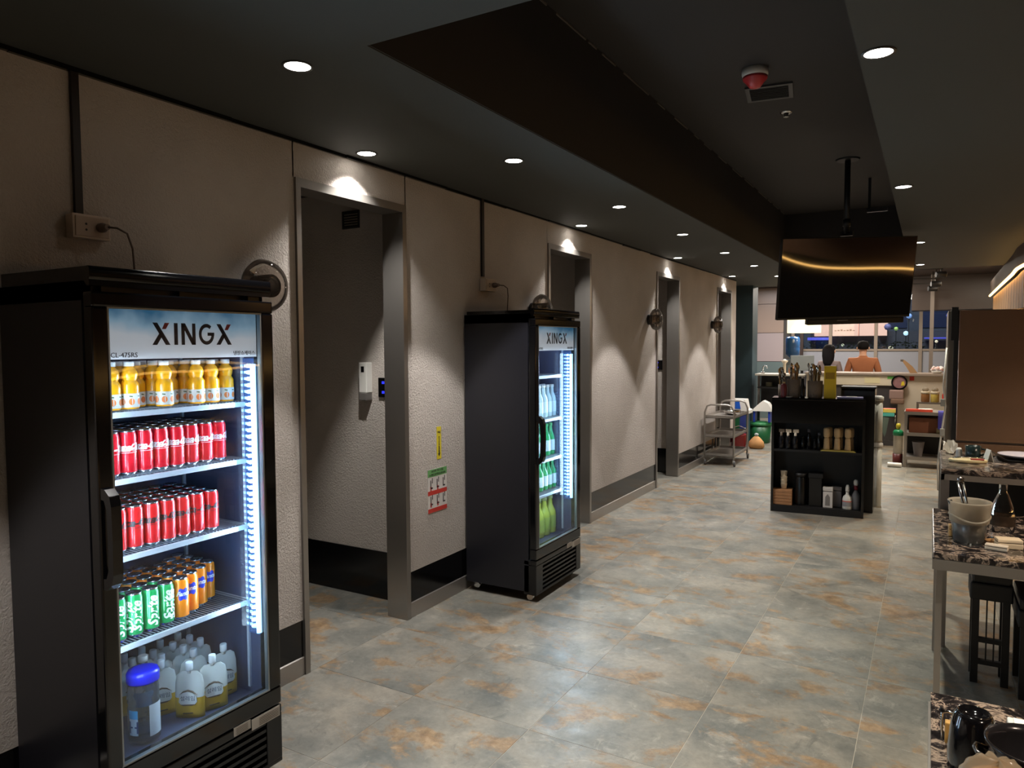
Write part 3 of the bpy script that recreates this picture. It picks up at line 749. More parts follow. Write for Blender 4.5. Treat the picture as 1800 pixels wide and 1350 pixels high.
pouch(.372, 1.575, -1.0, 'white and yellow pouch standing edge-on at the front, beside the jar')
pouch(.39, 1.655, -.45, 'white and yellow pouch at the front, its label facing out')
pouch(.345, 1.738, -.15, 'white and yellow pouch at the right end of the front row')
pouch(.27, 1.535, -.5, 'white and yellow pouch in the second row, just right of the jar')
pouch(.285, 1.655, -.3, 'white and yellow pouch in the second row behind the front pair')
k = 0
for r in range(3):
    for c_ in range(4):
        k += 1
        pouch(.225-r*.06, 1.5+c_*.075+random.uniform(-.008, .008), random.uniform(-.5, .2), 'spouted pouch in %s row back, %s from the left' % (['third', 'fourth', 'last'][r], ['first', 'second', 'third', 'fourth'][c_]))

# fridge 2 contents ----------------------------------------------------
def bottle2(color, cap, lab, H, R, name, sm=False):
    t = thing(name, 'x', 'bottle', (0, 0, 0), 0, 'x')
    MB().lathe([(R*.9, 0), (R, .005), (R, H*.52), (R*.92, H*.6), (R*.45, H*.76), (R*.4, H*.92), (R*.42, H*.93)], n=18).build('flask', color, t)
    MB().lathe([(R*.47, H*.92), (R*.47, H), (R*.43, H*1.005)], n=14).build('cap', cap, t)
    MB().lathe([(R*1.015, H*.14), (R*1.015, H*.48)], n=18, caps=False).build('label', lab, t)
    return t
GB = mat('bottle_green', (46, 150, 84), .15, coat=.6); WB = mat('bottle_pale', (190, 210, 214), .15, coat=.6); LB = mat('bottle_lime', (202, 214, 92), .25, coat=.4)
LW = mat('bottle_label', (214, 226, 226), .4); LG = mat('label_lime', (176, 196, 90), .5)
for (zs, H, R, col_, cap, lab_, nm, shelf, pitch, endy) in ((1.111, .215, .031, WB, WHITE, LW, 'pale clear', 'second', .064, 4.478), (.846, .215, .031, GB, mat('cap_green', (60, 140, 80), .4), LW, 'green', 'third', .064, 4.455), (.615, .2, .031, GB, mat('cap_green2', (90, 170, 100), .4), LW, 'green', 'fourth', .064, 4.478), (.298, .255, .042, LB, mat('cap_lime', (196, 210, 150), .4), LG, 'lime-yellow', 'bottom', .086, 4.478)):
    pr = None; n = 6 if pitch < .07 else 5
    for r in range(2):
        for k in range(n):
            p = (.375-R-r*(2*R+.004), endy-R-(n-1-k)*pitch, zs)
            lb = '%s glass bottle on the %s shelf of the farther fridge, %s' % (nm, shelf, ['front', 'back'][r]+', '+['rightmost', 'second from right', 'third from right', 'fourth from right', 'fifth from right', 'leftmost'][n-1-k])
            if pr is None: pr = bottle2(col_, cap, lab_, H, R, 'drink_bottle'); pr.location = p; pr['label'] = lb; pr['group'] = '%s bottles on the %s shelf' % (nm, shelf)
            else: dup(pr, p, 0, lb, pr['group'])

# ------------------------------------------------------------ hanging TV
t = thing('hanging_television', 'large black television tilted down, hung from a ceiling pole', 'television', (1.961, 6.957, 2.165))
R_ = Matrix.Rotation(.623, 4, 'Z') @ Matrix.Rotation(.167, 4, 'X') @ Matrix.Rotation(-.026, 4, 'Y')
t.rotation_euler = R_.to_euler()
W2, H2 = .615, .3525
MB().bbox(-W2, W2, -.004, .035, -H2, H2, .005).build('bezel', BLACKM, t)
MB().box(-W2+.008, W2-.008, -.0055, -.0035, -H2+.018, H2-.008).build('screen', mat('tv_screen', (7, 6, 7), .03, spec=.9, coat=1), t)
MB().bbox(-.3, .3, .035, .075, -.25, .2, .01).build('back_housing', BLACKM, t)
MB().bbox(-.33, W2-.05, -.002, .05, -H2-.052, -H2-.002, .006).build('speaker_bar', PLAST_B, t)
MB().box(-.06, .04, -.004, -.002, -H2-.02, -H2-.014).build('badge', mat('badge_grey', (120, 116, 112), .4), t)
po = thing('television_pole', 'black ceiling pole with round plate that carries the television', 'pole', (1.945, 7.0, 0))
MB().lathe([(.024, 2.56), (.024, RH)], n=16).build('tube', BLACKM, po); MB().lathe([(.032, 2.62), (.032, 2.68)], n=16).build('collar', BLACKM, po)
MB().lathe([(.09, RH-.012), (.1, RH)], n=24).build('ceiling_plate', BLACKM, po)
m = MB(); m.box(-.05, .05, -.0, .05, 2.54, 2.58); m.build('mount', BLACKM, po)

# ------------------------------------------------------------ black shelf unit
cab = thing('open_shelf_unit', 'low black open shelf unit standing in the middle of the floor', 'shelf', (1.315, 7.147, 0), math.atan2(.07, .79))
CW, CD, CHt = .8, .26, 1.068
m = MB(); m.box(0, .022, 0, CD, 0, CHt); m.build('side_panel', BLACKG, cab)
m = MB(); m.box(CW-.022, CW, 0, CD, 0, CHt); m.build('side_panel', BLACKG, cab)
MB().bbox(0, CW, -.004, CD, CHt, CHt+.02, .003).build('top', BLACKG, cab)
MB().box(.022, CW-.022, CD-.012, CD, .05, CHt).build('back_panel', BLACKM, cab)
MB().box(.022, CW-.022, .0, .02, .85, CHt).build('front_panel', BLACKG, cab)
for z in (.6, .065): MB().box(.022, CW-.022, .004, CD-.012, z-.02, z).build('shelf', BLACKM, cab)
MB().box(.022, CW-.022, .0, .018, 0, .045).build('plinth', BLACKM, cab)
MB().box(.36, .378, .01, CD-.012, .065, .58).build('divider', BLACKM, cab) if False else None
cab2 = thing('tall_panel_cabinet', 'narrow taller black cabinet standing right behind the shelf unit', 'cabinet', (1.88, 7.49, 0))
MB().bbox(0, .29, .0, .24, 0, 1.17, .004).build('body', BLACKG, cab2); MB().bbox(-.005, .295, -.005, .245, 1.17, 1.188, .003).build('top', BLACKM, cab2)
MB().box(.0, .29, -.003, .0, .02, 1.15).build('front_panel', PLAST_B, cab2)
cs, sn = math.cos(math.atan2(.07, .79)), math.sin(math.atan2(.07, .79))
def C(u, v, z): return (1.315+u*cs-v*sn, 7.147+u*sn+v*cs, z)
# middle shelf: cream grinders at the left (dark jars), wooden shakers at the right
for k, u in enumerate((.085, .145, .21)):
    t = thing('pump_bottle', ['dark bottle with beige pump, leftmost on the middle shelf', 'dark bottle with cream pump, second from left on the middle shelf', 'dark bottle with cream pump, third from left on the middle shelf'][k], 'bottle', C(u, .05, .6), 0, 'pump bottles on the middle shelf')
    MB().lathe([(.024, 0), (.026, .004), (.026, .1), (.014, .118), (.012, .125)], n=18).build('flask', mat('dark_glass', (18, 18, 22), .2), t)
    m = MB(); m.lathe([(.012, .1), (.012, .16)], n=12); m.bbox(-.022, .03, -.012, .012, .155, .188, .006); m.build('pump_head', mat('pump_cream%d' % (k > 0), (240, 226, 204) if k else (140, 124, 106), .5), t)
for k, u in enumerate((.27, .325, .38, .415)):
    t = thing('sauce_bottle', 'small dark sauce bottle on the middle shelf, %s right of the cream pumps' % ['first', 'second', 'third', 'last'][k], 'bottle', C(u, .1, .6), 0, 'dark sauce bottles')
    H = (.12, .19, .1, .16)[k]
    MB().lathe([(.019, 0), (.021, .004), (.021, H*.6), (.01, H*.78), (.009, H*.86)], n=16).build('flask', mat('dark_glass', (18, 18, 22), .2), t)
    MB().lathe([(.012, H*.84), (.012, H)], n=12).build('cap', mat('cap_grey', (96, 96, 104), .4) if k % 2 else BLACKM, t)
tr_ = thing('wooden_tray', 'yellow wooden tray under the wooden mills on the middle shelf', 'tray', C(.43, .02, .6), math.atan2(.07, .79))
m = MB(); m.prism([(0, 0), (.3, 0), (.28, .012), (.02, .012)], 'y', -.015, .14); m.build('board', mat('tray_yellow', (186, 170, 84), .5), tr_)
WOOD = mat('pale_wood', (196, 168, 126), .5, noise=(40, .2))
for r in range(2):
    for k in range(3):
        t = thing('pepper_mill', 'pale wooden mill on the yellow tray, %s row, %s' % (['front', 'back'][r], ['left', 'middle', 'right'][k]), 'mill', C(.48+k*.09+r*.026, .05+r*.06, .612), 0, 'wooden mills on the yellow tray')
        MB().lathe([(.027, 0), (.028, .01), (.024, .05), (.024, .09), (.019, .112)], n=18).build('barrel', WOOD, t)
        MB().lathe([(.018, .112), (.026, .125), (.028, .16), (.027, .19), (.02, .203), (0, .206)], n=18).build('head', WOOD, t)
# bottom shelf
t = thing('wooden_coaster_stack', 'stack of square brown wooden trays at the bottom left of the shelf unit', 'tray stack', C(.1, .09, .065), math.atan2(.07, .79))
for k in range(5): MB().bbox(-.082, .088, -.07, .07, k*.029, k*.029+.027, .003).build('tray', mat('tray_brown', (172, 124, 84), .5, noise=(30, .2)), t)
t = thing('cup_stack', 'stack of cream paper cups on the brown wooden trays', 'cup stack', C(.11, .09, .21))
for k in range(4): MB().lathe([(.024-.002*0, k*.032), (.031, k*.032+.075 if k == 3 else k*.032+.05), (.033, (k*.032+.075) if k == 3 else k*.032+.052)], n=20).build('cup', CREAM, t)
t = thing('black_canister', 'tall black canister in the middle of the bottom shelf', 'canister', C(.26, .11, .065)); MB().lathe([(.05, 0), (.052, .01), (.052, .26), (.045, .27)], n=24).build('drum', PLAST_B, t); MB().lathe([(.054, .27), (.054, .3), (.03, .305)], n=24).build('lid', BLACKM, t)
t = thing('black_box', 'black box with a raised lid beside the white tin on the bottom shelf', 'box', C(.395, .12, .065), math.atan2(.07, .79)); MB().bbox(-.06, .05, -.06, .06, 0, .27, .004).build('case', PLAST_B, t); MB().bbox(-.065, .06, -.07, .07, .27, .31, .004).build('lid', BLACKM, t)
for k, (u, v, lb) in enumerate(((.5, .08, 'white square tin with a dark emblem on the bottom shelf'), (.575, .15, 'grey square tin behind the white tin'))):
    t = thing('square_tin', lb, 'tin', C(u, v, .065), math.atan2(.07, .79))
    MB().bbox(-.042, .04, -.03, .03, 0, .15, .003).build('box', mat('tin%d' % k, (214, 210, 206) if k == 0 else (96, 92, 92), .4), t); MB().bbox(-.044, .042, -.032, .032, .155, .19, .004).build('lid', mat('tin%d' % k), t)
    if k == 0:
        m = MB(); m.prism([(-.022, .02), (.018, .02), (.018, .1), (-.002, .13), (-.022, .1)], 'y', -.031, -.0305); m.build('label', mat('tin_print', (128, 124, 122), .5), t)
t = thing('spray_bottle', 'white bulbous squirt bottle with red mark on the bottom shelf', 'bottle', C(.665, .07, .065))
MB().lathe([(.038, 0), (.042, .006), (.042, .09), (.036, .115), (.014, .14), (.013, .165)], n=22).build('flask', mat('bottle_white', (222, 222, 216), .35), t)
m = MB(); m.lathe([(.015, .16), (.017, .17), (.017, .2), (.009, .225)], n=14); m.build('cap', WHITE, t)
MB().lathe([(.0425, .03), (.0425, .07)], n=22, caps=False).build('label', mat('squirt_label', (150, 150, 152), .5), t); MB().lathe([(.0427, .072), (.0427, .08)], n=22, caps=False).build('red_stripe', mat('sticker_red', (206, 70, 60), .4), t)
t = thing('spray_bottle', 'clear spray bottle with dark red neck at the right end, bottom shelf', 'bottle', C(.735, .09, .065))
MB().lathe([(.034, 0), (.036, .006), (.036, .13), (.014, .17), (.013, .18)], n=20).build('flask', mat('bottle_grey', (122, 120, 122), .25), t)
MB().lathe([(.016, .18), (.018, .22)], n=14).build('collar', mat('collar_red', (120, 40, 50), .4), t); m = MB(); m.lathe([(.014, .22), (.02, .235), (.02, .262), (.01, .275)], n=14); m.build('trigger_head', WHITE, t)
# on top of the unit: cutlery caddies and a yellow box
def cutlery(u, label, h, r, inner=False):
    t = thing('cutlery_holder', label, 'cutlery holder', C(u, .12, CHt+.02))
    MB().lathe([(r*.85, 0), (r, .005), (r*1.05, h), (r*.97, h), (r*.9, .01)], n=20, caps=False).build('cup', mat('woven_brown', (138, 122, 108), .45, bump=(160, .8, .01)), t)
    rn = random.Random(int(u*100))
    for k in range(26):
        a = rn.uniform(0, 2*PI); q = rn.uniform(0, r*.8); L = h+rn.uniform(.05, .13)
        m = MB(); x, y = q*math.cos(a), q*math.sin(a); m.tube([(x*.8, y*.8, .02), (x*1.3, y*1.3, L)], .0045, 6)
        m.lathe([(.002, -.02), (.009, -.008), (.011, .01), (.006, .025), (0, .028)], (x*1.32, y*1.32, L+.01), 8, sy=.45)
        m.build('spoon', CHROME if k % 3 else mat('gold_metal', (196, 150, 90), .3, 1), t)
    return t
cutlery(.075, 'holder with a burgundy cup front, leftmost of the cutlery on the shelf unit', .12, .03)
cutlery(.185, 'tall brown holder crowded with spoons on the shelf unit', .17, .058)
cutlery(.37, 'woven grey cutlery holder left of the yellow box', .16, .066)
t = thing('burgundy_jar', 'burgundy jar at the left end on top of the shelf unit', 'jar', C(.1, .05, CHt+.02)); MB().lathe([(.024, 0), (.026, .01), (.03, .09), (.024, .12), (.012, .135)], n=18).build('pot', mat('burgundy', (112, 44, 54), .35), t); MB().lathe([(.013, .133), (.015, .15)], n=14).build('stopper', WOOD, t)
t = thing('white_saucer', 'small white saucer resting in front of the tall spoon holder', 'saucer', C(.15, .035, CHt+.02)); MB().lathe([(.012, 0), (.02, .002), (.034, .01), (.034, .012), (.02, .005)], n=20).build('dish', WHITE, t)
t = thing('glass_bead_bottle', 'dark glass bottle glinting between the two cutlery holders', 'bottle', C(.265, .08, CHt+.02)); MB().lathe([(.02, 0), (.022, .01), (.022, .1), (.012, .13), (.011, .18)], n=18).build('flask', mat('dark_glass', (18, 18, 22), .2), t); MB().lathe([(.013, .18), (.015, .2)], n=12).build('cap', CHROME, t)
t = thing('yellow_box', 'upright yellow box standing on top of the black shelf unit', 'box', C(.5, .11, CHt+.02), math.atan2(.07, .79)); MB().bbox(-.052, .052, -.04, .04, 0, .3, .005).build('carton', mat('box_yellow', (236, 198, 30), .4), t); MB().box(-.04, .04, -.0415, -.04, .18, .24).build('panel', mat('box_ochre', (178, 138, 20), .4), t)
t = thing('wet_wipe_pack', 'flat white pack with purple edge lying at the right on the shelf unit', 'pack', C(.66, .1, CHt+.02), math.atan2(.07, .79)); MB().bbox(-.1, .12, -.06, .06, 0, .016, .004).build('pack', mat('pack_lilac', (150, 146, 190), .4), t); MB().box(-.02, .07, -.03, .03, .016, .019).build('flap', WHITE, t)
# white cup tubes behind it
for k, (x, y, z0, z1, lb) in enumerate(((2.188, 7.81, .641, 1.09, 'upper white plastic cup tube beside the black cabinet'), (2.19, 7.81, 0, .64, 'lower white plastic cup tube standing beside the black cabinet'))):
    t = thing('cup_tube', lb, 'cup tube', (x, y, z0)); 
    MB().lathe([(.03, 0), (.034, .004), (.034, z1-z0-.05), (.034, z1-z0-.05)], n=22).build('tube', mat('tube_white', (206, 204, 192), .4), t)
    MB().lathe([(.04, z1-z0-.05), (.042, z1-z0-.04), (.04, z1-z0-.012), (.02, z1-z0), (0, z1-z0)], n=22).build('cap', WHITE, t)
    MB().lathe([(.037, .0), (.037, .014)], n=22, caps=False).build('foot', mat('stand_beige', (170, 162, 144), .4), t)

# ------------------------------------------------------------ steel trolley by the wall
tro = thing('steel_trolley', 'three-tier stainless steel trolley parked by the left wall', 'trolley', (.235, 9.9, 0))
TW, TL = .19, .4
for k, sy in enumerate((-1, 1)):
    y = sy*TL; zt = .8; pts = [(-TW, y, .08), (-TW, y, .7), (-TW+.03, y, zt-.02), (-TW+.08, y, zt), (TW-.08, y, zt), (TW-.03, y, zt-.02), (TW, y, .7), (TW, y, .08)]
    MB().tube(pts, .0125, 10).build('end_frame', STEEL, tro)
for z in (.62, .37, .12):
    m = MB(); m.box(-TW, TW, -TL, TL, z, z+.006); m.box(-TW, -TW+.008, -TL, TL, z, z+.04); m.box(TW-.008, TW, -TL, TL, z, z+.04); m.box(-TW, TW, -TL, -TL+.008, z, z+.04); m.box(-TW, TW, TL-.008, TL, z, z+.04)
    m.build('tray_shelf', STEEL, tro)
for sx in (-1, 1):
    for sy in (-1, 1):
        w_ = MB(); w_.lathe([(.03, -.011), (.036, -.008), (.036, .008), (.03, .011)], (sx*TW+.012, sy*TL, .036), 18, 'x'); w_.lathe([(.012, -.014), (.012, .014)], (sx*TW+.012, sy*TL, .036), 10, 'x', mi=1); w_.box(sx*TW-.01, sx*TW+.006, sy*TL-.015, sy*TL+.015, .05, .085, mi=1); w_.build('castor', [mat('tyre_grey', (72, 70, 70), .5), CHROME], tro)
t = thing('steel_bowl', 'shallow steel bowl lying on the top tier of the trolley', 'bowl', (.27, 10.05, .626)); MB().lathe([(.05, 0), (.09, .02), (.115, .06), (.118, .06), (.09, .016), (.05, .004)], n=26).build('shell', CHROME, t)
t = thing('bread_basket', 'long brown roll lying on the trolley side against the wall', 'roll', (.02, 9.42, .14)) if False else None

# ------------------------------------------------------------ right side: serving table, upper counter, chairs
tb = thing('granite_table', 'steel-framed table with dark granite top at the right edge', 'table', (2.633, 3.39, 0))
MB().bbox(0, 1.6, 0, .93, .715, .74, .003).build('top', M_GRANITE, tb)
m = MB(); m.box(-.003, 1.6, -.004, .02, .672, .714); m.box(-.003, .02, 0, .93, .672, .714); m.box(0, 1.6, .91, .934, .672, .714); m.box(1.58, 1.603, 0, .93, .672, .714); m.build('rim', STEEL, tb)
for (x, y) in ((.012, .05), (.012, .88), (1.55, .05), (1.55, .88)): MB().box(x, x+.024, y, y+.024, 0, .672).build('leg', STEEL, tb)
MB().box(.06, .5, .2, .7, .64, .668).build('under_tray', BLACKM, tb)
up = thing('granite_counter', 'raised black granite counter on steel posts behind the table', 'counter', (2.665, 4.345, 0))
MB().bbox(0, 1.5, -.11, .62, .935, .962, .003).build('slab', M_GRANITE, up)
m = MB(); m.box(0, 1.5, -.11, -.095, .905, .934); m.box(0, .015, -.11, .62, .905, .934); m.box(0, 1.5, .605, .62, .905, .934); m.build('rim', STEEL, up)
for (x, y) in ((.0, .0), (.0, .56), (1.45, .0), (1.45, .56)): MB().box(x, x+.04, y, y+.035, 0, .905).build('post', STEEL, up)
MB().box(.04, 1.45, .5, .52, .55, .905).build('back_panel', BLACKM, up)
t = thing('clear_door_sleeve', 'crinkled clear plastic sleeve hanging over the counter corner', 'sleeve', (2.68, 4.78, .964)); m = MB(); rn = random.Random(5)
vs = []; 
for i in range(7):
    for j in range(6): vs.append((i*.012+rn.uniform(-.004, .004), j*.03+rn.uniform(-.01, .01), .03*math.sin(i*1.2+j)+.035+rn.uniform(-.006, .012)))
m.add(vs, [(i*6+j, i*6+j+1, (i+1)*6+j+1, (i+1)*6+j) for i in range(6) for j in range(5)], True); m.build('film', FROST, t, fix=False)
t = thing('serving_board', 'cream oval board with tongs and a red sachet on the counter', 'board', (2.79, 4.52, .963), .12)
MB().lathe([(.085, 0), (.09, .005), (.09, .012), (.085, .016)], n=28, sx=1, sy=.5).build('board', mat('board_cream', (214, 196, 150), .5), t)
MB().bbox(.01, .07, -.03, -.005, .016, .022, .002).build('sachet', mat('sachet_red', (150, 36, 34), .5), t)
MB().tube([(-.07, 0, .02), (0, .015, .024), (.08, .02, .02)], .003).build('tongs', CHROME, t)
t = thing('green_cup', 'dark green mug behind the cream board on the counter', 'mug', (2.82, 4.68, .963)); MB().lathe([(.032, 0), (.036, .005), (.038, .07), (.034, .07), (.032, .01)], n=22).build('cup', mat('cup_green', (28, 44, 44), .25), t); MB().tube([(.036, 0, .055), (.06, 0, .05), (.062, 0, .03), (.036, 0, .018)], .005).build('handle', mat('cup_green'), t)
t = thing('white_shaker', 'small white shaker left of the green mug on the counter', 'shaker', (2.755, 4.7, .963)); MB().lathe([(.014, 0), (.017, .004), (.015, .035), (.016, .04), (.01, .052)], n=16).build('shaker', WHITE, t)
t = thing('white_card', 'white folded card leaning right of the green mug', 'card', (2.885, 4.62, .963), .3); m = MB(); m.prism([(-.015, 0), (-.012, 0), (.002, .055), (.015, 0), (.018, 0), (.003, .062)], 'y', -.03, .03); m.build('card', WHITE, t)
t = thing('black_platter', 'black square platter with a pale plate on it, counter right end', 'platter', (3.05, 4.75, .963), .1)
m = MB(); m.prism([(-.1, 0), (.16, 0), (.2, .03), (.19, .03), (.15, .008), (-.09, .008), (-.13, .03), (-.14, .03)], 'y', -.13, .13); m.build('platter', PLAST_B, t)
MB().lathe([(.06, .01), (.1, .02), (.115, .03), (.1, .024), (.06, .016)], n=28).build('plate', mat('plate_lilac', (190, 184, 196), .3), t)
# bucket with tongs on the table
bk = thing('plastic_tub', 'translucent plastic tub wrapped in film on the granite table', 'tub', (2.765, 3.64, .74))
MB().lathe([(.07, .088), (.074, .092), (.08, .172), (.084, .178), (.081, .181), (.076, .172), (.07, .092)], n=32, caps=False).build('tub', FROST, bk); MB().lathe([(.055, 0), (.06, .004), (.066, .08), (.07, .092)], n=32, caps=False).build('tub_base', CLEAR, bk)
MB().lathe([(.05, .006), (.055, .01), (.06, .12), (.055, .12)], n=28, caps=False).build('inner_steel_cup', STEEL, bk)
MB().tube([(.074*math.cos(a), .074*math.sin(a), .11+.012*math.sin(2*a+1)) for a in [2*PI*k/24 for k in range(24)]], .006, closed=True).build('film_roll', FROST, bk)
t = thing('serving_tongs', 'steel tongs leaning in the plastic tub', 'tongs', (2.755, 3.64, .762)); m = MB()
m.tube([(.02, .0, .0), (-.01, 0, .12), (-.035, .0, .235)], .005); m.tube([(.03, .01, .0), (.004, .01, .12), (-.018, .01, .24)], .005); m.build('arms', CHROME, t)
MB().lathe([(0, -.018), (.012, -.008), (.014, .006), (0, .018)], (-.026, .005, .245), 12).build('hinge', STEEL_D, t)
t = thing('black_whisk', 'black-handled utensil lying in the plastic tub', 'utensil', (2.74, 3.62, .765)); m = MB(); m.tube([(.02, 0, 0), (-.05, 0, .155)], .009, 8); m.build('grip', PLAST_B, t)
t = thing('glass_carafe', 'clear cone-shaped glass bottle right of the tub', 'bottle', (2.905, 3.93, .74))
MB().lathe([(.046, 0), (.05, .006), (.05, .09), (.044, .115), (.022, .17), (.017, .18), (.017, .215), (.02, .218)], n=28, caps=False).build('vessel', CLEARG, t)
MB().lathe([(.0508, .03), (.0508, .075)], n=28, caps=False).build('label', glass('label_smoke', (120, 104, 90), 1.4, .2, .3, (120, 100, 84)), t)
for k, (x, y, rz, sx_, sy_, h, colr, lb) in enumerate(((2.905, 3.62, .2, .045, .03, .04, (216, 196, 168), 'white plastic case lying in front of the carafe'), (2.86, 3.56, -.2, .04, .02, .022, (206, 192, 176), 'small white lid lying in front of the tub'), (2.855, 3.66, .5, .04, .018, .02, (176, 136, 92), 'short tan wooden block beside the tub'), (2.705, 3.73, .1, .014, .02, .05, (176, 140, 90), 'tan sachet standing at the left of the tub'))):
    t = thing('small_case', lb, 'case', (x, y, .74), rz); MB().bbox(-sx_, sx_, -sy_, sy_, 0, h*.6, .004).build('base', mat('case%d' % k, colr, .45), t); MB().bbox(-sx_, sx_, -sy_, sy_, h*.6+.001, h, .004).build('lid', mat('case%d' % k), t)
# stools with spindle sides
def stool(x0, y0, w, d, seat_z, label):
    t = thing('black_chair', label, 'chair', (x0, y0, 0), 0, 'black spindle chairs')
    lw = .03
    for (a, b) in ((0, 0), (w-lw, 0), (0, d-lw), (w-lw, d-lw)): MB().box(a, a+lw, b, b+lw, 0, seat_z-.1).build('leg', BLACKM, t)
    MB().bbox(-.01, w+.01, -.01, d+.01, seat_z-.1, seat_z-.02, .008).build('apron', BLACKM, t); MB().bbox(-.005, w+.005, -.005, d+.005, seat_z-.02, seat_z+.03, .012).build('seat', mat('black_leather', (14, 12, 13), .35), t)
    for b in (0,):
        for z in (.195, .09):
            MB().box(lw, w-lw, b+.004, b+lw-.004, z, z+.022).build('rail', BLACKM, t)
        for k in range(1, 3):
            xx = lw+(w-2*lw)*k/3
            MB().box(xx-.003, xx+.003, b+.01, b+.02, .217, seat_z-.1).build('spindle', BLACKM, t); MB().box(xx-.003, xx+.003, b+.01, b+.02, .112, .195).build('spindle', BLACKM, t)
    return t
stool(2.80, 3.96, .15, .15, .5, 'narrow black spindle-sided stool under the granite table')
stool(2.98, 3.86, .34, .3, .43, 'wider black spindle-sided stool under the table at the photo edge')
t = thing('black_cabinet', 'black cabinet under the granite table at the right edge of the photo', 'cabinet', (3.32, 3.5, 0)) ; MB().bbox(.0, .5, 0, .28, .45, .664, .006).build('case', BLACKM, t); MB().box(.01, .49, -.002, 0, .46, .66).build('front', PLAST_B, t)
for x in (.02, .46): MB().box(x, x+.02, .1, .12, 0, .45).build('leg', BLACKM, t)

# near table with mugs
t2 = thing('granite_table', 'near dark granite table top in the bottom right corner', 'table', (2.622, .95, 0))
MB().bbox(0, 1.5, 0, 1.07, .715, .74, .003).build('top', M_GRANITE, t2)
m = MB(); m.box(-.004, .02, 0, 1.07, .672, .714); m.box(0, 1.5, 1.055, 1.074, .672, .714); m.box(0, 1.5, -.004, .015, .672, .714); m.build('rim', STEEL, t2)
for (x, y) in ((.012, .05), (.012, 1.0), (1.44, .05), (1.44, 1.0)): MB().box(x, x+.032, y, y+.032, 0, .672).build('leg', STEEL, t2)
MUG = mat('mug_black', (12, 11, 14), .12, coat=.6)
for k, (x, y, lb) in enumerate(((2.693, 1.66, 'glossy black mug upside down on the near table, left one'), (2.803, 1.65, 'glossy black mug upside down at the photo edge, right one'))):
    t = thing('black_mug', lb, 'mug', (x, y, .74), .5, 'upside-down black mugs'); t.scale = (.78, .78, 1)
    MB().lathe([(.054, 0), (.057, .004), (.056, .05), (.05, .1), (.043, .122), (.038, .128), (.036, .1285)], n=36, caps=False).build('wall', MUG, t)
    MB().lathe([(.037, .1285), (.036, .131), (.033, .1305), (.031, .124), (0, .122)], n=36, caps=False).build('foot_ring', MUG, t)
    MB().tube([(.05, .02, .1), (.085, .03, .09), (.09, .03, .05), (.056, .022, .03)], .006).build('handle', MUG, t)
t = thing('wire_stand', 'thin black wire stand holding tan slips left of the mugs', 'stand', (2.642, 1.78, .74)); m = MB(); m.tube([(0, 0, 0), (0, 0, .06), (.01, 0, .066), (.045, -.002, .06), (.05, 0, .0)], .0028); m.build('wire', CHROME, t)
MB().lathe([(0, -.007), (.007, 0), (0, .007)], (0, 0, .066), 10).build('knob', PLAST_B, t); MB().bbox(.006, .03, -.012, .008, .0, .045, .002).build('slips', mat('slip_tan', (206, 160, 90), .5), t)
t = thing('napkin_box', 'white napkin box half hidden behind the two black mugs', 'box', (2.79, 1.78, .74)); MB().bbox(-.03, .04, -.03, .03, 0, .07, .004).build('carton', WHITE, t); MB().bbox(-.02, .03, -.02, .02, .07, .074, .001).build('napkins', mat('paper', (236, 232, 226), .7), t)
t = thing('dark_pot', 'dark metal pot with a shiny rim in the bottom right corner', 'pot', (2.775, 1.5, .741)); MB().lathe([(.06, 0), (.066, .006), (.068, .15), (.074, .158), (.075, .163), (.071, .163), (.065, .15), (.063, .01), (0, .008)], n=36, caps=False).build('shell', mat('pot_dark', (52, 49, 52), .2, .6), t)
for sx in (-1, 1): MB().tube([(sx*.066, -.018, .13), (sx*.085, -.016, .135), (sx*.088, .0, .136), (sx*.085, .016, .135), (sx*.066, .018, .13)], .004).build('handle', STEEL_D, t)
t = thing('plastic_bag', 'crumpled clear plastic bag over something tan in the bottom corner', 'bag', (2.712, 1.36, .742))
m = MB(); rn = random.Random(9); N, K = 28, 9; vs = []
for j in range(K+1):
    ph = PI/2*j/K
    for k in range(N):
        a = 2*PI*k/N; q = .074*math.cos(ph)**.55*(1+.06*math.sin(3*a+j)+rn.uniform(-.05, .05)); vs.append((q*math.cos(a), q*.95*math.sin(a), .185*math.sin(ph)*(1+rn.uniform(-.04, .04))))
m.add(vs, [(j*N+k, j*N+(k+1) % N, (j+1)*N+(k+1) % N, (j+1)*N+k) for j in range(K) for k in range(N)], True)
m.build('film', glass('bag_film', (238, 226, 208), 1.5, .12, .3, (224, 206, 180)), t, fix=False)
MB().lathe([(.05, .0), (.055, .01), (.058, .12), (.05, .15), (.03, .163), (0, .166)], n=28).build('contents', mat('bread_tan', (178, 138, 98), .6, noise=(30, .3)), t)

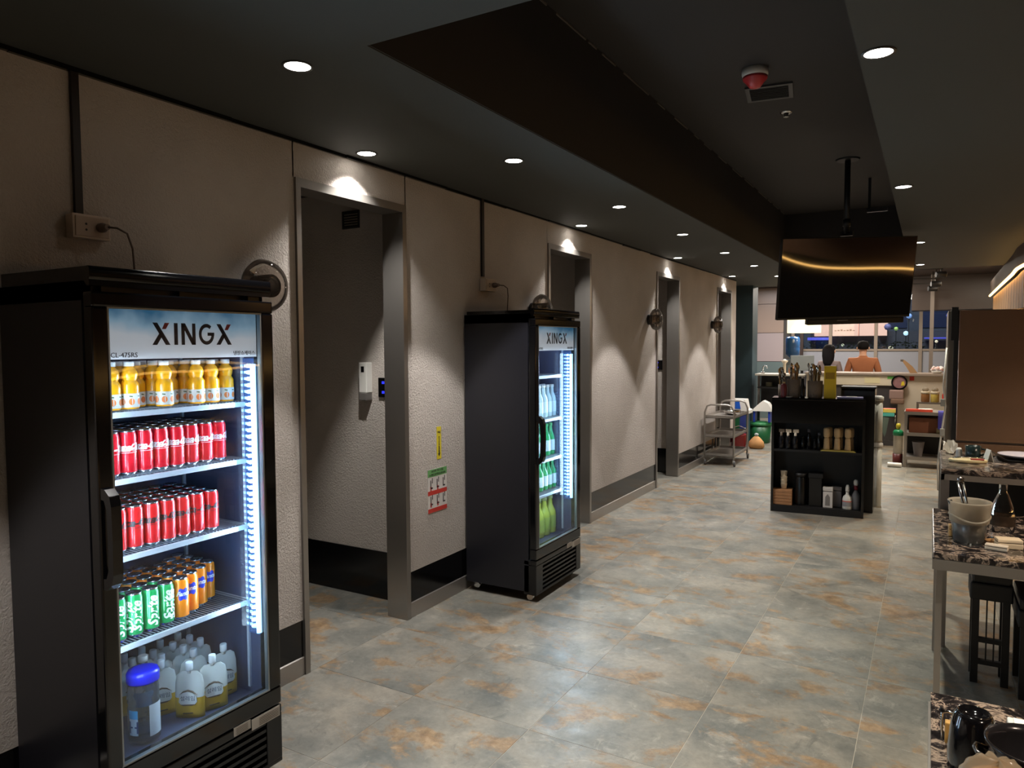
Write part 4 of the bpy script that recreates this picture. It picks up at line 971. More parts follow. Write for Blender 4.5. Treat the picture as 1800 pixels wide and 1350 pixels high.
# ------------------------------------------------------------ tall steel fridge behind the counter
sf = thing('steel_refrigerator', 'tall brushed-steel refrigerator at the right edge', 'refrigerator', (2.775, 7.95, 0))
SFM = mat('fridge_steel', (158, 126, 104), .27, .75, bump=(3, .1, .02))
MB().bbox(-.03, .9, .03, .75, .08, 1.9, .006).build('body', mat('steel_side', (128, 118, 108), .4, .8), sf)
MB().bbox(.055, .9, -.01, .025, .68, 1.9, .008).build('door', SFM, sf); MB().bbox(.055, .9, -.01, .025, .1, .66, .008).build('door', SFM, sf)
MB().box(.02, .055, .0, .03, .68, 1.9).build('gasket', BLACKM, sf)
MB().box(-.005, .05, -.03, .028, 1.62, 1.93).build('hinge_cover', BLACKM, sf)
MB().box(.05, .85, .05, .7, 0, .08).build('plinth', BLACKM, sf)
t = thing('hanging_bag_strap', 'white cord and clips hanging down the refrigerator side', 'cord', (2.72, 7.93, 0)); m = MB(); m.tube([(.02, 0, 1.55), (.0, -.02, 1.2), (.02, -.03, 1.0), (-.01, -.03, .7), (-.03, -.03, .45), (-.02, -.03, .2)], .008); m.build('strap', WHITE, t)
for z in (1.0, .72, .5): MB().bbox(-.02, .02, -.05, -.02, z, z+.07, .006).build('clip', mat('clip_grey', (170, 170, 164), .4), t)

# ------------------------------------------------------------ kitchen rack with red trays
rk = thing('steel_rack', 'steel shelf rack with red trays on top at the far right', 'rack', (2.34, 10.5, 0))
for (x, y) in ((0, 0), (.5, 0), (0, .4), (.5, .4)): MB().box(x, x+.03, y, y+.03, 0, .72).build('post', STEEL, rk)
for z in (.68, .41, .1): MB().box(-.005, .535, -.005, .435, z, z+.04).build('shelf', STEEL, rk)
MB().box(.03, .5, .38, .39, .14, .68).build('back', BLACKM, rk)
t = thing('red_tray', 'flat red plastic tray lying on the steel rack', 'tray', (2.49, 10.66, .722)); MB().bbox(-.14, .16, -.15, .15, 0, .012, .003).build('base', mat('tray_red', (224, 84, 62), .4), t); m = MB(); m.box(-.14, .16, -.155, -.145, 0, .03); m.build('lip', mat('tray_red'), t)
t = thing('white_dish', 'oval white dish on the red tray', 'dish', (2.57, 10.6, .735)); MB().lathe([(.05, 0), (.08, .012), (.085, .02)], n=24, sy=.7).build('dish', WHITE, t)
t = thing('blue_cloth', 'dark blue cloth draped over the right side of the steel rack', 'cloth', (2.77, 10.49, .722))
m = MB(); vs = []; prof = [(.2, .01), (.1, .012), (0, .012), (-.012, .0), (-.016, -.06), (-.014, -.14), (-.02, -.2)]
for j, (yy, zz) in enumerate(prof):
    for i in range(9): vs.append((-.06+.12*i/8*(1+.0*j), yy+.006*math.sin(i*1.9)*min(1, j/3), zz-(.02*math.sin(i*.9) if j == 6 else 0)))
m.add(vs, [(j*9+i, j*9+i+1, (j+1)*9+i+1, (j+1)*9+i) for j in range(6) for i in range(8)], True); m.build('fabric', mat('cloth_blue', (50, 46, 130), .8), t, fix=False)
t = thing('brown_box', 'brown cardboard box on the upper level of the steel rack', 'box', (2.39, 10.55, .45)); MB().bbox(0, .32, 0, .28, 0, .19, .003).build('carton', mat('card_brown', (110, 66, 44), .7), t); MB().box(.0, .32, .13, .15, .19, .192).build('tape', mat('tape', (140, 100, 70), .4), t)
for k, (x, z, s) in enumerate(((2.73, .45, .07), (2.8, .45, .07), (2.77, .521, .06))):
    t = thing('small_carton', 'small olive carton right of the brown box, %s' % ['left one', 'right one', 'top one'][k], 'box', (x, 10.56, z), 0, 'small olive cartons'); MB().bbox(-s/2, s/2, -.02, .05, 0, s, .003).build('carton', mat('carton_olive', (126, 116, 84), .6), t); MB().box(-s/2+.01, s/2-.01, -.0205, -.02, .02, s-.02).build('label', mat('carton_lab', (150, 140, 110), .6), t)
t = thing('grey_tub', 'grey tapered tub on the middle level of the steel rack', 'tub', (2.5, 10.62, .14)); MB().lathe([(.045, 0), (.07, .18), (.075, .185), (.07, .19), (.045, .01)], n=22, caps=False).build('tub', mat('tub_grey', (110, 106, 108), .5), t); MB().lathe([(0, .005), (.045, .005)], n=22, caps=False).build('base', mat('tub_grey'), t)
# gas-like green canister, broom rail, sponge
t = thing('water_canister', 'clear canister with green lid standing left of the steel rack', 'canister', (2.265, 10.75, .0))
MB().lathe([(.055, 0), (.06, .01), (.06, .14)], n=24).build('base', mat('can_darkred', (92, 32, 28), .4), t); MB().lathe([(.056, .14), (.056, .38)], n=24, caps=False).build('cylinder', FROST, t)
MB().lathe([(.062, .38), (.062, .43), (.045, .45), (.02, .46)], n=24).build('lid', mat('lid_green', (20, 128, 78), .35), t); MB().lathe([(.018, .46), (.03, .5), (.022, .535), (0, .54)], n=16).build('yellow_knob', mat('knob_yellow', (206, 186, 50), .4), t)
t = thing('sponge_rack', 'dark wire rack holding yellow and teal sponges by the counter', 'rack', (2.1, 10.85, 0))
m = MB()
for x in (-.04, .12):
    for y in (0, .12): m.tube([(x, y, 0), (x, y, .62)], .006, 6)
m.tube([(-.04, 0, .6), (.12, 0, .6)], .006, 6); m.tube([(-.04, 0, .3), (.12, 0, .3)], .006, 6); m.tube([(-.04, .12, .6), (.12, .12, .6)], .006, 6); m.build('wire_frame', STEEL_D, t)
MB().box(-.045, .125, -.005, .125, .6, .612).build('shelf', STEEL_D, t)
m = MB(); m.prism([(-.04, .61), (.05, .6), (.02, .4), (.0, .34), (-.03, .42)], 'y', -.02, -.008); m.build('grey_cloth', mat('cloth_grey', (96, 110, 100), .8), t)
for k, (z, cc, nm) in enumerate(((.613, (90, 190, 176), 'teal'), (.665, (240, 214, 100), 'yellow'))):
    t = thing('sponge', '%s sponge on the dark wire rack by the counter' % nm, 'sponge', (2.14, 10.9, z)); MB().bbox(-.085+.02*k, .07+.015*k, -.04, .04, 0, .05, .006).build('foam', mat('sponge_'+nm, cc, .8), t); MB().bbox(-.085+.02*k, .07+.015*k, -.04, .04, .0505, .054, .001).build('pad', mat('pad_red' if k else 'pad_g', (230, 130, 110) if k else (70, 150, 120), .9), t)
t = thing('white_roll', 'white paper roll lying on the floor by the steel rack', 'roll', (2.24, 10.45, .03)); MB().lathe([(.028, -.08), (.03, -.075), (.03, .075), (.028, .08)], n=20, axis='x').build('paper', WHITE, t); MB().lathe([(.012, -.082), (.012, .082)], n=12, axis='x').build('core', CREAM, t)

# ------------------------------------------------------------ bar counter, what stands on it, people behind
bar = thing('service_counter', 'long cream service counter with a grey top across the back', 'counter', (0, 12.2, 0))
MB().bbox(.9, 3.6, -.02, .5, 1.11, 1.145, .004).build('top', mat('counter_top', (150, 136, 124), .35), bar)
MB().box(.92, 3.6, .03, .46, 0, 1.11).build('body', mat('counter_cream', (206, 194, 176), .6), bar)
MB().box(1.0, 2.16, .0, .03, .96, 1.105).build('upper_panel', mat('counter_white', (216, 206, 184), .5), bar)
MB().box(1.0, 2.2, .02, .032, .05, .95).build('recess_panel', mat('counter_dark', (62, 58, 58), .6), bar)
MB().box(1.75, 1.96, -.003, .0, .99, 1.08).build('notice', mat('notice_cream', (222, 212, 170), .5), bar)
MB().box(2.06, 2.16, -.003, .0, 1.06, 1.1).build('green_sticker', mat('stk_green', (110, 190, 90), .5), bar)
MB().box(2.35, 2.41, .026, .03, 1.04, 1.1).build('red_sticker', mat('stk_red', (200, 60, 40), .5), bar)
t = thing('round_frame', 'round black-rimmed picture hanging on the counter front', 'frame', (2.22, 12.16, 1.01)); MB().lathe([(.085, 0), (.085, .02), (.108, .02), (.108, 0)], n=30, axis='y', caps=False).build('rim', BLACKM, t)
m = MB(); m.lathe([(0, .008), (.086, .008)], n=30, axis='y', caps=False); m.build('disc', mat('disc_pink', (150, 110, 112), .5, noise=(18, .5)), t); m = MB(); m.prism([(.02, -.05), (.07, -.04), (.06, .02), (.03, .01)], 'y', .005, .007); m.build('yellow_mark', mat('mark_y', (220, 196, 50), .5), t)
t = thing('hanging_basket', 'grey-pink folded towel hanging below the round frame', 'towel', (2.19, 12.14, .78)); MB().bbox(-.1, .09, -.03, .03, -.02, .12, .02).build('fold', mat('towel_pink', (160, 132, 124), .9), t); MB().bbox(-.08, .1, -.035, .0, -.09, -.01, .02).build('fold', mat('towel_brown', (140, 112, 94), .9), t)
for k, (x, lbl, cc) in enumerate(((2.56, 'cream storage jar with brown contents on the shelf before the counter', (150, 104, 64)), (2.68, 'clear storage jar with yellow contents left of the red bottle', (200, 176, 90)))):
    t = thing('storage_jar', lbl, 'jar', (x, 12.05, .74)); MB().lathe([(.05, 0), (.055, .01), (.055, .12), (.05, .13)], n=20).build('jar', mat('jar%d' % k, cc, .3), t); MB().lathe([(.057, .12), (.057, .15), (.05, .155)], n=20).build('lid', CREAM, t); MB().lathe([(.03, .155), (.045, .18), (.03, .21), (0, .215)], n=14).build('clear_bag_top', FROST, t)
t = thing('red_bottle', 'red bottle with yellow cap at the right end of the jars', 'bottle', (2.80, 12.05, .74)); MB().lathe([(.03, 0), (.032, .01), (.032, .11), (.015, .14)], n=18).build('flask', mat('red_btl', (190, 50, 40), .3), t); MB().lathe([(.017, .138), (.017, .17)], n=12).build('cap', mat('cap_yel', (226, 180, 60), .4), t)
MBs = thing('wall_ledge', 'narrow steel ledge in front of the cream counter carrying jars', 'ledge', (2.45, 11.98, 0)); MB().box(0, .5, 0, .16, .715, .739).build('board', STEEL, MBs); MB().box(.0, .03, .05, .16, 0, .715).build('leg', STEEL, MBs); MB().box(.47, .5, .05, .16, 0, .715).build('leg', STEEL, MBs)
t = thing('wooden_paddle', 'brown wooden paddle leaning on the counter top', 'paddle', (2.38, 12.4, 1.146)); m = MB(); m.prism([(-.03, 0), (.07, 0), (.0, .1), (-.1, .19), (-.13, .2), (-.14, .18), (-.08, .09)], 'y', -.015, .015); m.build('blade', mat('paddle', (150, 118, 84), .5), t); MB().bbox(-.16, -.12, -.017, .017, .17, .205, .006).build('tip', mat('paddle_tip', (90, 84, 78), .5), t)
fl = thing('flower_bunch', 'bunch of pink and white blossoms on the counter top', 'flowers', (2.7, 12.35, 1.146)); rn = random.Random(4)
MB().lathe([(.05, 0), (.07, .02), (.075, .03)], n=18).build('dish', WHITE, fl)
for k in range(16):
    a = rn.uniform(0, 2*PI); r = rn.uniform(0, .13); z = .04+rn.uniform(0, .07)*(1-r/.16)
    m = MB(); s_ = rn.uniform(.018, .032); m.lathe([(0, -s_*.8), (s_, -s_*.2), (s_*.95, s_*.3), (s_*.4, s_*.8), (0, s_*.9)], (r*math.cos(a), r*.5*math.sin(a), z), 8); m.build('blossom', mat('blossom%d' % (k % 2), ((232, 196, 190), (226, 220, 220))[k % 2], .7), fl)
# left counter with monitor, sink and clutter
bl = thing('side_counter', 'dark side counter with a pale top left of the service counter', 'counter', (0, 12.35, 0))
MB().bbox(.1, .88, 0, .5, 1.07, 1.1, .004).build('top', mat('pale_top', (206, 200, 188), .35), bl); MB().box(.14, .86, .3, .48, .5, 1.07).build('body', mat('counter_black', (34, 32, 34), .4), bl); MB().box(.14, .86, .02, .3, .86, .885).build('open_shelf', BLACKM, bl); MB().box(.5, .86, .03, .3, .5, 1.07).build('cupboard', mat('counter_black'), bl); MB().box(.14, .18, .03, .07, 0, 1.07).build('leg', STEEL_D, bl); MB().box(.82, .86, .03, .07, 0, .62).build('leg', STEEL_D, bl); MB().box(.14, .86, .02, .45, .5, .53).build('lower_shelf', STEEL_D, bl)
t = thing('monitor', 'grey monitor seen from behind on the side counter', 'monitor', (.79, 12.66, 1.1), .5); MB().bbox(-.19, .19, -.012, .02, .05, .3, .006).build('back', mat('monitor_grey', (112, 118, 118), .5), t); MB().box(-.02, .02, 0, .02, 0, .06).build('stand', BLACKM, t); MB().lathe([(.07, 0), (.07, .008)], n=20).build('foot', BLACKM, t)
t = thing('water_cooler', 'water cooler with a blue bottle on top by the far wall', 'water cooler', (.43, 14.0, 0)); MB().bbox(-.14, .14, -.13, .13, 0, 1.3, .01).build('cabinet', mat('cooler_grey', (120, 130, 136), .5), t)
MB().lathe([(.04, 1.3), (.05, 1.34), (.12, 1.4), (.125, 1.5), (.12, 1.52), (.125, 1.54), (.125, 1.68), (.1, 1.72)], n=26).build('bottle', mat('cooler_blue', (54, 96, 150), .15, coat=.5), t); MB().bbox(-.07, .07, -.135, -.13, .95, 1.2, .002).build('tap_panel', mat('cooler_panel', (140, 160, 170), .4), t)
t = thing('candle_stand', 'pale candle-like post with a bowl top on the side counter', 'ornament', (.55, 12.45, 1.1)); MB().lathe([(.03, 0), (.022, .02), (.022, .17), (.05, .2), (.055, .22)], n=16).build('stem', CREAM, t); MB().lathe([(.03, .22), (.02, .24), (0, .245)], n=12).build('bulb', WHITE, t)
t = thing('terracotta_jug', 'orange terracotta jug beside the pale post on the side counter', 'jug', (.645, 12.5, 1.1)); MB().lathe([(.03, 0), (.045, .04), (.04, .1), (.02, .13), (.024, .15)], n=18).build('pot', mat('terracotta', (196, 130, 84), .6), t); MB().tube([(.02, 0, .14), (.06, 0, .12), (.042, 0, .06)], .006).build('handle', mat('terracotta'), t)
t = thing('tap', 'silver kitchen tap at the left end of the side counter', 'tap', (.2, 12.5, 1.1)); MB().tube([(0, 0, 0), (0, 0, .1), (.02, 0, .13), (.06, 0, .12), (.07, 0, .09)], .01).build('spout', CHROME, t); MB().bbox(-.03, .03, -.02, .02, 0, .03, .005).build('base', CHROME, t)
t = thing('plate_pile', 'pile of pale crockery on the dark level of the side counter', 'crockery', (.3, 12.5, .886)); 
for k in range(4): MB().lathe([(.03, k*.018), (.055, k*.018+.012), (.056, k*.018+.014)], n=16).build('dish', mat('crock', (170, 166, 140), .4), t)
# bins at the left
t = thing('green_bin', 'round green bin with a lid on the floor by the teal pillar', 'bin', (.22, 12.5-.4, 0)); t.location = (.25, 12.07, 0)
GRN = mat('bin_green', (28, 94, 56), .4); MB().lathe([(.15, 0), (.155, .01), (.175, .28)], n=26).build('tub', GRN, t); MB().lathe([(.182, .28), (.184, .31), (.175, .33), (.1, .345)], n=26).build('lid', mat('bin_lid', (54, 130, 80), .4), t)
t = thing('swing_bin_lid', 'white peaked bin lid standing above the green bin', 'lid', (.3, 12.0, .52)); m = MB(); m.prism([(-.14, 0), (.16, 0), (.16, .03), (.1, .13), (.02, .17), (-.04, .12), (-.12, .04)], 'y', -.1, .1); m.build('hood', WHITE, t); m = MB(); m.box(-.13, -.1, -.08, .08, -.175, 0); m.box(.1, .13, -.08, .08, -.175, 0); m.build('bracket', mat('lid_blue2', (30, 60, 160), .4), t)
t = thing('waste_bin', 'tall bin with green and blue sides and a white domed lid beside the trolley', 'bin', (-.02, 11.75, 0))
MB().bbox(-.14, .16, -.12, .12, .0, .5, .015).build('container', mat('bin_teal', (52, 84, 92), .4), t); MB().box(-.05, .04, -.125, -.12, .26, .5).build('green_front', GRN, t); MB().box(.05, .14, -.125, -.12, .16, .48).build('blue_front', mat('bin_blue', (46, 60, 130), .4), t)
m = MB(); m.prism([(-.17, .5), (.19, .5), (.19, .55), (.15, .57), (.12, .72), (-.1, .72), (-.15, .57), (-.17, .55)], 'y', -.13, .13); m.build('lid', WHITE, t); m = MB(); m.prism([(-.11, .57), (.06, .57), (.04, .7), (-.08, .7)], 'y', -.134, -.131); m.build('blue_flap', mat('flap_blue', (24, 92, 200), .4), t)
t = thing('red_bucket', 'red and dark bucket lying behind the trolley', 'bucket', (.09, 11.3, 0)); MB().lathe([(.09, 0), (.1, .01), (.12, .2), (.125, .21), (.115, .2)], n=22, caps=False).build('bucket', mat('bucket_red', (150, 40, 44), .4), t); MB().lathe([(0, .004), (.09, .004)], n=22, caps=False).build('base', mat('bucket_red'), t); MB().tube([(-.12, 0, .2), (-.1, 0, .3), (0, 0, .34), (.1, 0, .3), (.12, 0, .2)], .006).build('handle', CHROME, t)
t = thing('rice_sack', 'slumped orange-tan sack on the floor right of the red bucket', 'sack', (.34, 11.35, 0)); MB().lathe([(.09, 0), (.12, .03), (.11, .1), (.06, .16), (.025, .19)], n=18, sy=.8).build('sack', mat('sack_tan', (214, 160, 104), .8, noise=(14, .2)), t); MB().lathe([(.02, .185), (.035, .22), (.01, .235)], n=12).build('tie', mat('sack_tie', (180, 190, 190), .7), t)

# people ---------------------------------------------------------------
def skin_figure(name, verts, edges, radii, material, parent, root=0):
    me = bpy.data.meshes.new(name); me.from_pydata(verts, edges, []); o = bpy.data.objects.new(name, me); COL.objects.link(o)
    md = o.modifiers.new('skin', 'SKIN'); sd = me.skin_vertices[0].data if me.skin_vertices else None
    if sd is None:
        bm = bmesh.new(); bm.from_mesh(me); bm.verts.layers.skin.verify(); bm.to_mesh(me); bm.free(); sd = me.skin_vertices[0].data
    for i, r in enumerate(radii): sd[i].radius = r if isinstance(r, tuple) else (r, r); sd[i].use_root = i == root
    md.use_smooth_shade = True
    ss = o.modifiers.new('sub', 'SUBSURF'); ss.levels = ss.render_levels = 2
    bpy.context.view_layer.update()
    nm = bpy.data.meshes.new_from_object(o.evaluated_get(bpy.context.evaluated_depsgraph_get()))
    bpy.data.objects.remove(o)
    if not isinstance(material, (list, tuple)): material = [material]
    nm.materials.clear()
    for m_ in material: nm.materials.append(m_)
    n = bpy.data.objects.new(name, nm); COL.objects.link(n); n.parent = parent; return n
def person(x, y, h, rz, label, shirt, hairlong, broad):
    t = thing('person', label, 'person', (x, y, 0), rz)
    k = h/1.7; s = broad
    V = [(0, 0, .95), (0, 0, 1.12), (0, .0, 1.32), (0, .01, 1.42), (0, .0, 1.5), (0, -.005, 1.58), (0, -.01, 1.64),   # pelvis..neck..head
         (-.1, 0, .88), (-.11, .01, .5), (-.11, .02, .1), (-.11, -.1, .03), (.1, 0, .88), (.11, .01, .5), (.11, .02, .1), (.11, -.1, .03)]
    V = [(a*k*(s if abs(a) > 0 else 1), b*k, c_*k) for a, b, c_ in V]
    E_ = [(0, 1), (1, 2), (2, 3), (3, 4), (4, 5), (5, 6), (0, 7), (7, 8), (8, 9), (9, 10), (0, 11), (11, 12), (12, 13), (13, 14)]
    Rr = [(.15*s, .1), (.14*s, .1), (.16*s, .1), (.075, .065), (.05, .05), (.075, .085), (.075, .085), .085, .058, .042, (.04, .03), .085, .058, .042, (.04, .03)]
    arms = []
    for sx in (-1, 1):
        b_ = len(V); V += [(sx*.17*s*k, .01*k, 1.38*k), (sx*.23*s*k, .02*k, 1.12*k), (sx*.2*s*k, -.18*k, 1.02*k), (sx*.17*s*k, -.26*k, 1.03*k)]
        E_ += [(2, b_), (b_, b_+1), (b_+1, b_+2), (b_+2, b_+3)]; Rr += [.062*s, .05, .036, (.04, .02)]
        for f_ in range(4):
            c_ = len(V); fx = sx*(.17*s+(-.026+.016*f_)); V += [(fx*k, -.31*k, 1.02*k), (fx*k, -.35*k, 1.0*k)]; E_ += [(b_+3, c_), (c_, c_+1)]; Rr += [.009, .007]
        c_ = len(V); V += [(sx*(.17*s-.045)*k, -.28*k, 1.02*k)]; E_ += [(b_+3, c_)]; Rr += [.01]
    Rr = [tuple(q*k for q in r) if isinstance(r, tuple) else r*k for r in Rr]
    SK = mat('skin', (196, 150, 124), .55); TR = mat('trousers_dark', (34, 34, 42), .8)
    body = skin_figure('body', V, E_, Rr, [SK, shirt, TR], t)
    for p in body.data.polygons:
        c_ = p.center; z = c_.z/k
        if z < .98 and abs(c_.y) < .16*k: p.material_index = 2
        elif z < 1.46 and c_.y > -.24*k: p.material_index = 1
        elif z < 1.06 and c_.y > -.24*k: p.material_index = 1
    HR = mat('hair_dark', (15, 12, 13), .85, spec=.15)
    m = MB(); m.lathe([(.0, -.02), (.075, .0), (.088, .05), (.085, .09), (.06, .125), (.0, .138)], (0, .012*k, 1.575*k), 20, sy=1.08)
    if hairlong: m.lathe([(.05, -.25), (.085, -.17), (.1, -.06), (.098, .04), (.06, .11)], (0, .055*k, 1.58*k), 18, sy=.62)
    m.build('hair', HR, t)
    f_ = MB(); f_.prism([(-.012, 0), (.012, 0), (0, .045)], 'y', -.118*k, -.08*k); f_ = f_.build('nose', SK, t); f_.location = (0, 0, 1.565*k)
    for sx in (-1, 1):
        e = MB(); e.lathe([(0, -.03), (.012, -.015), (.014, .01), (0, .03)], (sx*.088*k, 0, 1.59*k), 8, sy=1.6); e.build('ear', SK, t)
        e = MB(); e.lathe([(0, -.01), (.01, 0), (0, .01)], (sx*.033*k, -.085*k, 1.605*k), 8); e.build('eye', mat('eye_dark', (30, 24, 22), .3), t)
    m = MB(); m.box(-.022, .022, -.1*k, -.085*k, -.003, .003); mo = m.build('mouth', mat('lip', (150, 90, 80), .5), t); mo.location = (0, 0, 1.535*k)
    return t
person(1.665, 12.98, 1.62, PI+.1, 'person in an orange-brown shirt seen from behind, behind the counter', mat('shirt_orange', (150, 92, 58), .85, noise=(20, .12)), False, 1.12)
person(1.17, 12.95, 1.56, PI-.3, 'person with long dark hair and grey-brown top behind the counter', mat('shirt_brown', (104, 88, 84), .85), True, .95)

# ------------------------------------------------------------ far walls and what hangs there
struct('wall_pillar', MB().box(-.4, .025, 12.5, 12.9, 0, CH), mat('teal_wall', (44, 62, 68), .5, noise=(3, .15)))
st = MB(); st.box(-1.7, -.4, 12.6, 12.9, 0, CH); struct('wall_corner', st, mat('teal_wall'))
wf = MB(); wf.box(-3.5, .09, 16.1, 16.2, 0, 2.78); wf.box(3.93, 8, 16.1, 16.2, 0, 2.78); wall_back = struct('wall_back', wf, mat('back_wall', (60, 56, 54), .7))
# left part: taupe panels
for i, (x0, x1) in enumerate(((-1.9, -1.3), (-1.29, -.69), (-.68, -.08))):
    for j in range(5):
        z0 = .0+j*.61
        cc = ('panel_taupe', (150, 132, 120)) if j >= 3 else (('panel_mauve', (158, 146, 146)) if j == 2 else ('panel_teal', (98, 112, 112)))
        MB().box(x0, x1, 16.07, 16.1, z0, min(z0+.6, 2.77)).build('panel', mat(cc[0], cc[1], .3), wall_back)
# window: frosted lower panes, clear upper panes onto the night street
win = sempty('window_1', (0, 16.0, 0))
FR = mat('window_frame', (120, 108, 96), .5)
xs = [.12, .84, 1.67, 2.44, 3.1, 3.9]
for x in xs: MB().box(x-.03, x+.03, 0, .08, 0, 2.78).build('mullion', FR, win)
MB().box(.27, .33, -.06, .0, .9, 2.0).build('dark_post', mat('post_brown', (44, 30, 26), .5), win)
MB().box(.12, 3.9, .01, .07, 1.44, 1.48).build('rail', FR, win)
for a, b in zip(xs[:-1], xs[1:]):
    MB().box(a+.03, b-.03, .03, .04, .02, 1.44).build('frosted_pane', mat('frosted_panel', (128, 130, 138), .5), win)
    MB().box(a+.03, b-.03, .035, .04, 1.48, 2.77).build('clear_pane', glass('window_glass', (200, 205, 210), 1.5), win)
# street beyond the window, some metres away
def S(x, z): return (2.6+(x-2.6)*1.31, 1.6+(z-1.6)*1.31)
fac = thing('street_facade', 'dark blue-grey building front across the night street', 'building', (0, 22.3, 0))
MB().box(-3.5, 7, 0, .5, -.1, 4.6).build('wall', mat('night_wall', (78, 88, 104), .8, emit=.05, noise=(3, .5)), fac)  # faint emission put in for street light falling on the facade
for k in range(5): MB().box(.2+k*1.1, .95+k*1.1, -.03, 0, 2.0, 2.9).build('window', mat('night_window', (50, 60, 92), .2, emit=.1), fac)
hd_ = thing('planter_hedge', 'dark clipped hedge in a trough outside the window', 'hedge', (0, 17.2, 0))
MB().box(-.3, 2.55, -.15, .15, 0, 1.36).build('trough', mat('trough', (60, 60, 58), .7), hd_)
hm = MB(); rn = random.Random(8)
for k in range(420):
    x = rn.uniform(-.3, 2.5); y = rn.uniform(-.15, .15); z = rn.uniform(1.36, 1.62); q = rn.uniform(.02, .04); a_ = rn.uniform(0, PI)
    hm.add([(x-q*math.cos(a_), y-q*math.sin(a_), z), (x, y, z-q*.5), (x+q*math.cos(a_), y+q*math.sin(a_), z), (x, y, z+q*.5)], [(0, 1, 2, 3)])
hm.build('leaves', mat('hedge', (86, 98, 76), .8), hd_, fix=False)['kind'] = 'stuff'
sg = thing('shop_sign', 'pink lit shop sign seen through the upper window panes', 'sign', (0, 20.8, 0))
PKS = mat('sign_pink', (238, 192, 170), .5, emit=1.6)
for x0, x1 in ((.55, .82), (.87, 1.36), (1.38, 1.64), (1.71, 1.88)):
    (a0, z0), (a1, z1) = S(x0, 1.74), S(x1, 2.06); MB().bbox(a0, a1, .0, .2, z0, z1, .01).build('sign_panel', PKS, sg)
m = MB()
for k in range(7):
    a0, z0 = S(.93+k*.055, 1.84); m.box(a0, a0+.05, -.006, 0, z0, z0+.02+.013*(k % 3))
m.build('sign_lettering', mat('sign_ink', (190, 140, 122), .5, emit=.3), sg)['kind'] = 'stuff'
for x0, x1, z0_, z1_, e_ in ((.42, .86, 1.66, 1.715, 1.1), (2.5, 3.0, 1.67, 1.7, .5)):
    (a0, z0), (a1, z1) = S(x0, z0_), S(x1, z1_); MB().bbox(a0, a1, .0, .15, z0, z1, .01).build('blue_light', mat('blue_neon%d' % int(e_), (96, 100, 232), .5, emit=e_), sg)
MB().box(-.2, 3.6, .2, .3, -.1, 1.9).build('backing_wall', mat('shop_wall', (70, 74, 84), .8), sg)
for k, (x, z, s_, cc, em) in enumerate(((2.2, 1.78, .05, (200, 240, 255), 2.5), (2.25, 2.1, .055, (150, 190, 255), 1.2), (2.05, 1.86, .04, (180, 220, 120), .8), (1.95, 1.5, .05, (236, 226, 190), 1.2), (.95, 1.54, .03, (255, 246, 220), 2), (1.15, 1.56, .03, (230, 236, 200), 1.2), (2.9, 2.1, .06, (110, 120, 220), .7), (1.9, 1.9, .07, (120, 120, 170), .35), (2.7, 1.62, .03, (255, 236, 200), 1.2))):
    a0, z0 = S(x, z); q = s_*1.2
    t = thing('street_light', 'blurred %s light beyond the window, %s' % (['white', 'pale blue', 'green', 'cream', 'warm white', 'pale', 'violet blue', 'grey-violet', 'warm'][k], ['right of the television corner', 'below the television corner', 'between the blue ones', 'square one low', 'behind the long-haired person', 'left of the man head', 'near the refrigerator', 'hanging beside the mullion', 'right and low'][k]), 'light', (a0, 20.5-(k % 3)*.3, z0))
    MB().lathe([(0, -q), (q*.7, -q*.7), (q, 0), (q*.7, q*.7), (0, q)], n=16).build('globe', mat('street%d' % k, cc, .5, emit=em), t)
    MB().box(-.01, .01, .0, .02, -z0-.1, -q*.8).build('mast', mat('mast_dark', (40, 42, 48), .6), t)
struct('ground_street', MB().box(-4, 9.5, 19.5, 23, -.12, -.006), mat('asphalt', (60, 60, 62), .8))
# drum lamp
t = thing('drum_lamp', 'large cream drum lampshade glowing below the television', 'lamp', (.76, 13.0, 0)); MB().lathe([(.265, 1.775), (.265, 2.1), (.255, 2.1), (.255, 1.775)], n=48, caps=False).build('shade', DRUM, t); MB().lathe([(0, 1.785), (.255, 1.785)], n=40, caps=False).build('diffuser', DRUM, t)
MB().tube([(0, 0, 2.05), (0, 0, 3.05)], .006).build('cord', BLACKM, t); m = MB(); m.box(-.255, .255, -.006, .006, 2.05, 2.06); m.box(-.006, .006, -.255, .255, 2.05, 2.06); m.build('spider', STEEL_D, t)
# ceiling spotlights in the kitchen zone
for k, (x, y, z) in enumerate(((2.72, 12.4, 2.6), (2.66, 13.2, 2.52), (2.62, 14.0, 2.5), (2.2, 13.6, 2.1))):
    t = thing('track_spotlight', 'black track spotlight under the brown ceiling, %s' % ['nearest and highest', 'second', 'third, near the steel post', 'lit one beside the television edge'][k], 'spotlight', (x, y, z), .3, 'track spotlights')
    m = MB(); m.lathe([(.04, -.07), (.045, -.06), (.045, .06), (.035, .07)], n=16, axis='x'); m.build('can', BLACKM, t); m = MB(); m.lathe([(.036, .071), (.036, .0715)], n=16, axis='x'); m.build('lens', mat('spot_lens%d' % (k == 3), (255, 240, 210), .4, emit=3 if k == 3 else .0) , t)
    m = MB(); m.box(-.008, .008, -.008, .008, .04, 3.05-z); m.build('stem', BLACKM, t); MB().box(-.35, .02, -.01, .01, .075, .095).build('arm', BLACKM, t)
# dark ceiling duct behind the TV and steel post
t = thing('support_post', 'thin steel post rising beside the television at the back', 'post', (2.62, 14.6, 0)); MB().box(-.03, .03, -.03, .03, 0, 3.05).build('post', mat('post_grey', (134, 124, 116), .4, .5), t); MB().box(-.045, .045, -.045, .045, 0, .02).build('foot', STEEL_D, t)

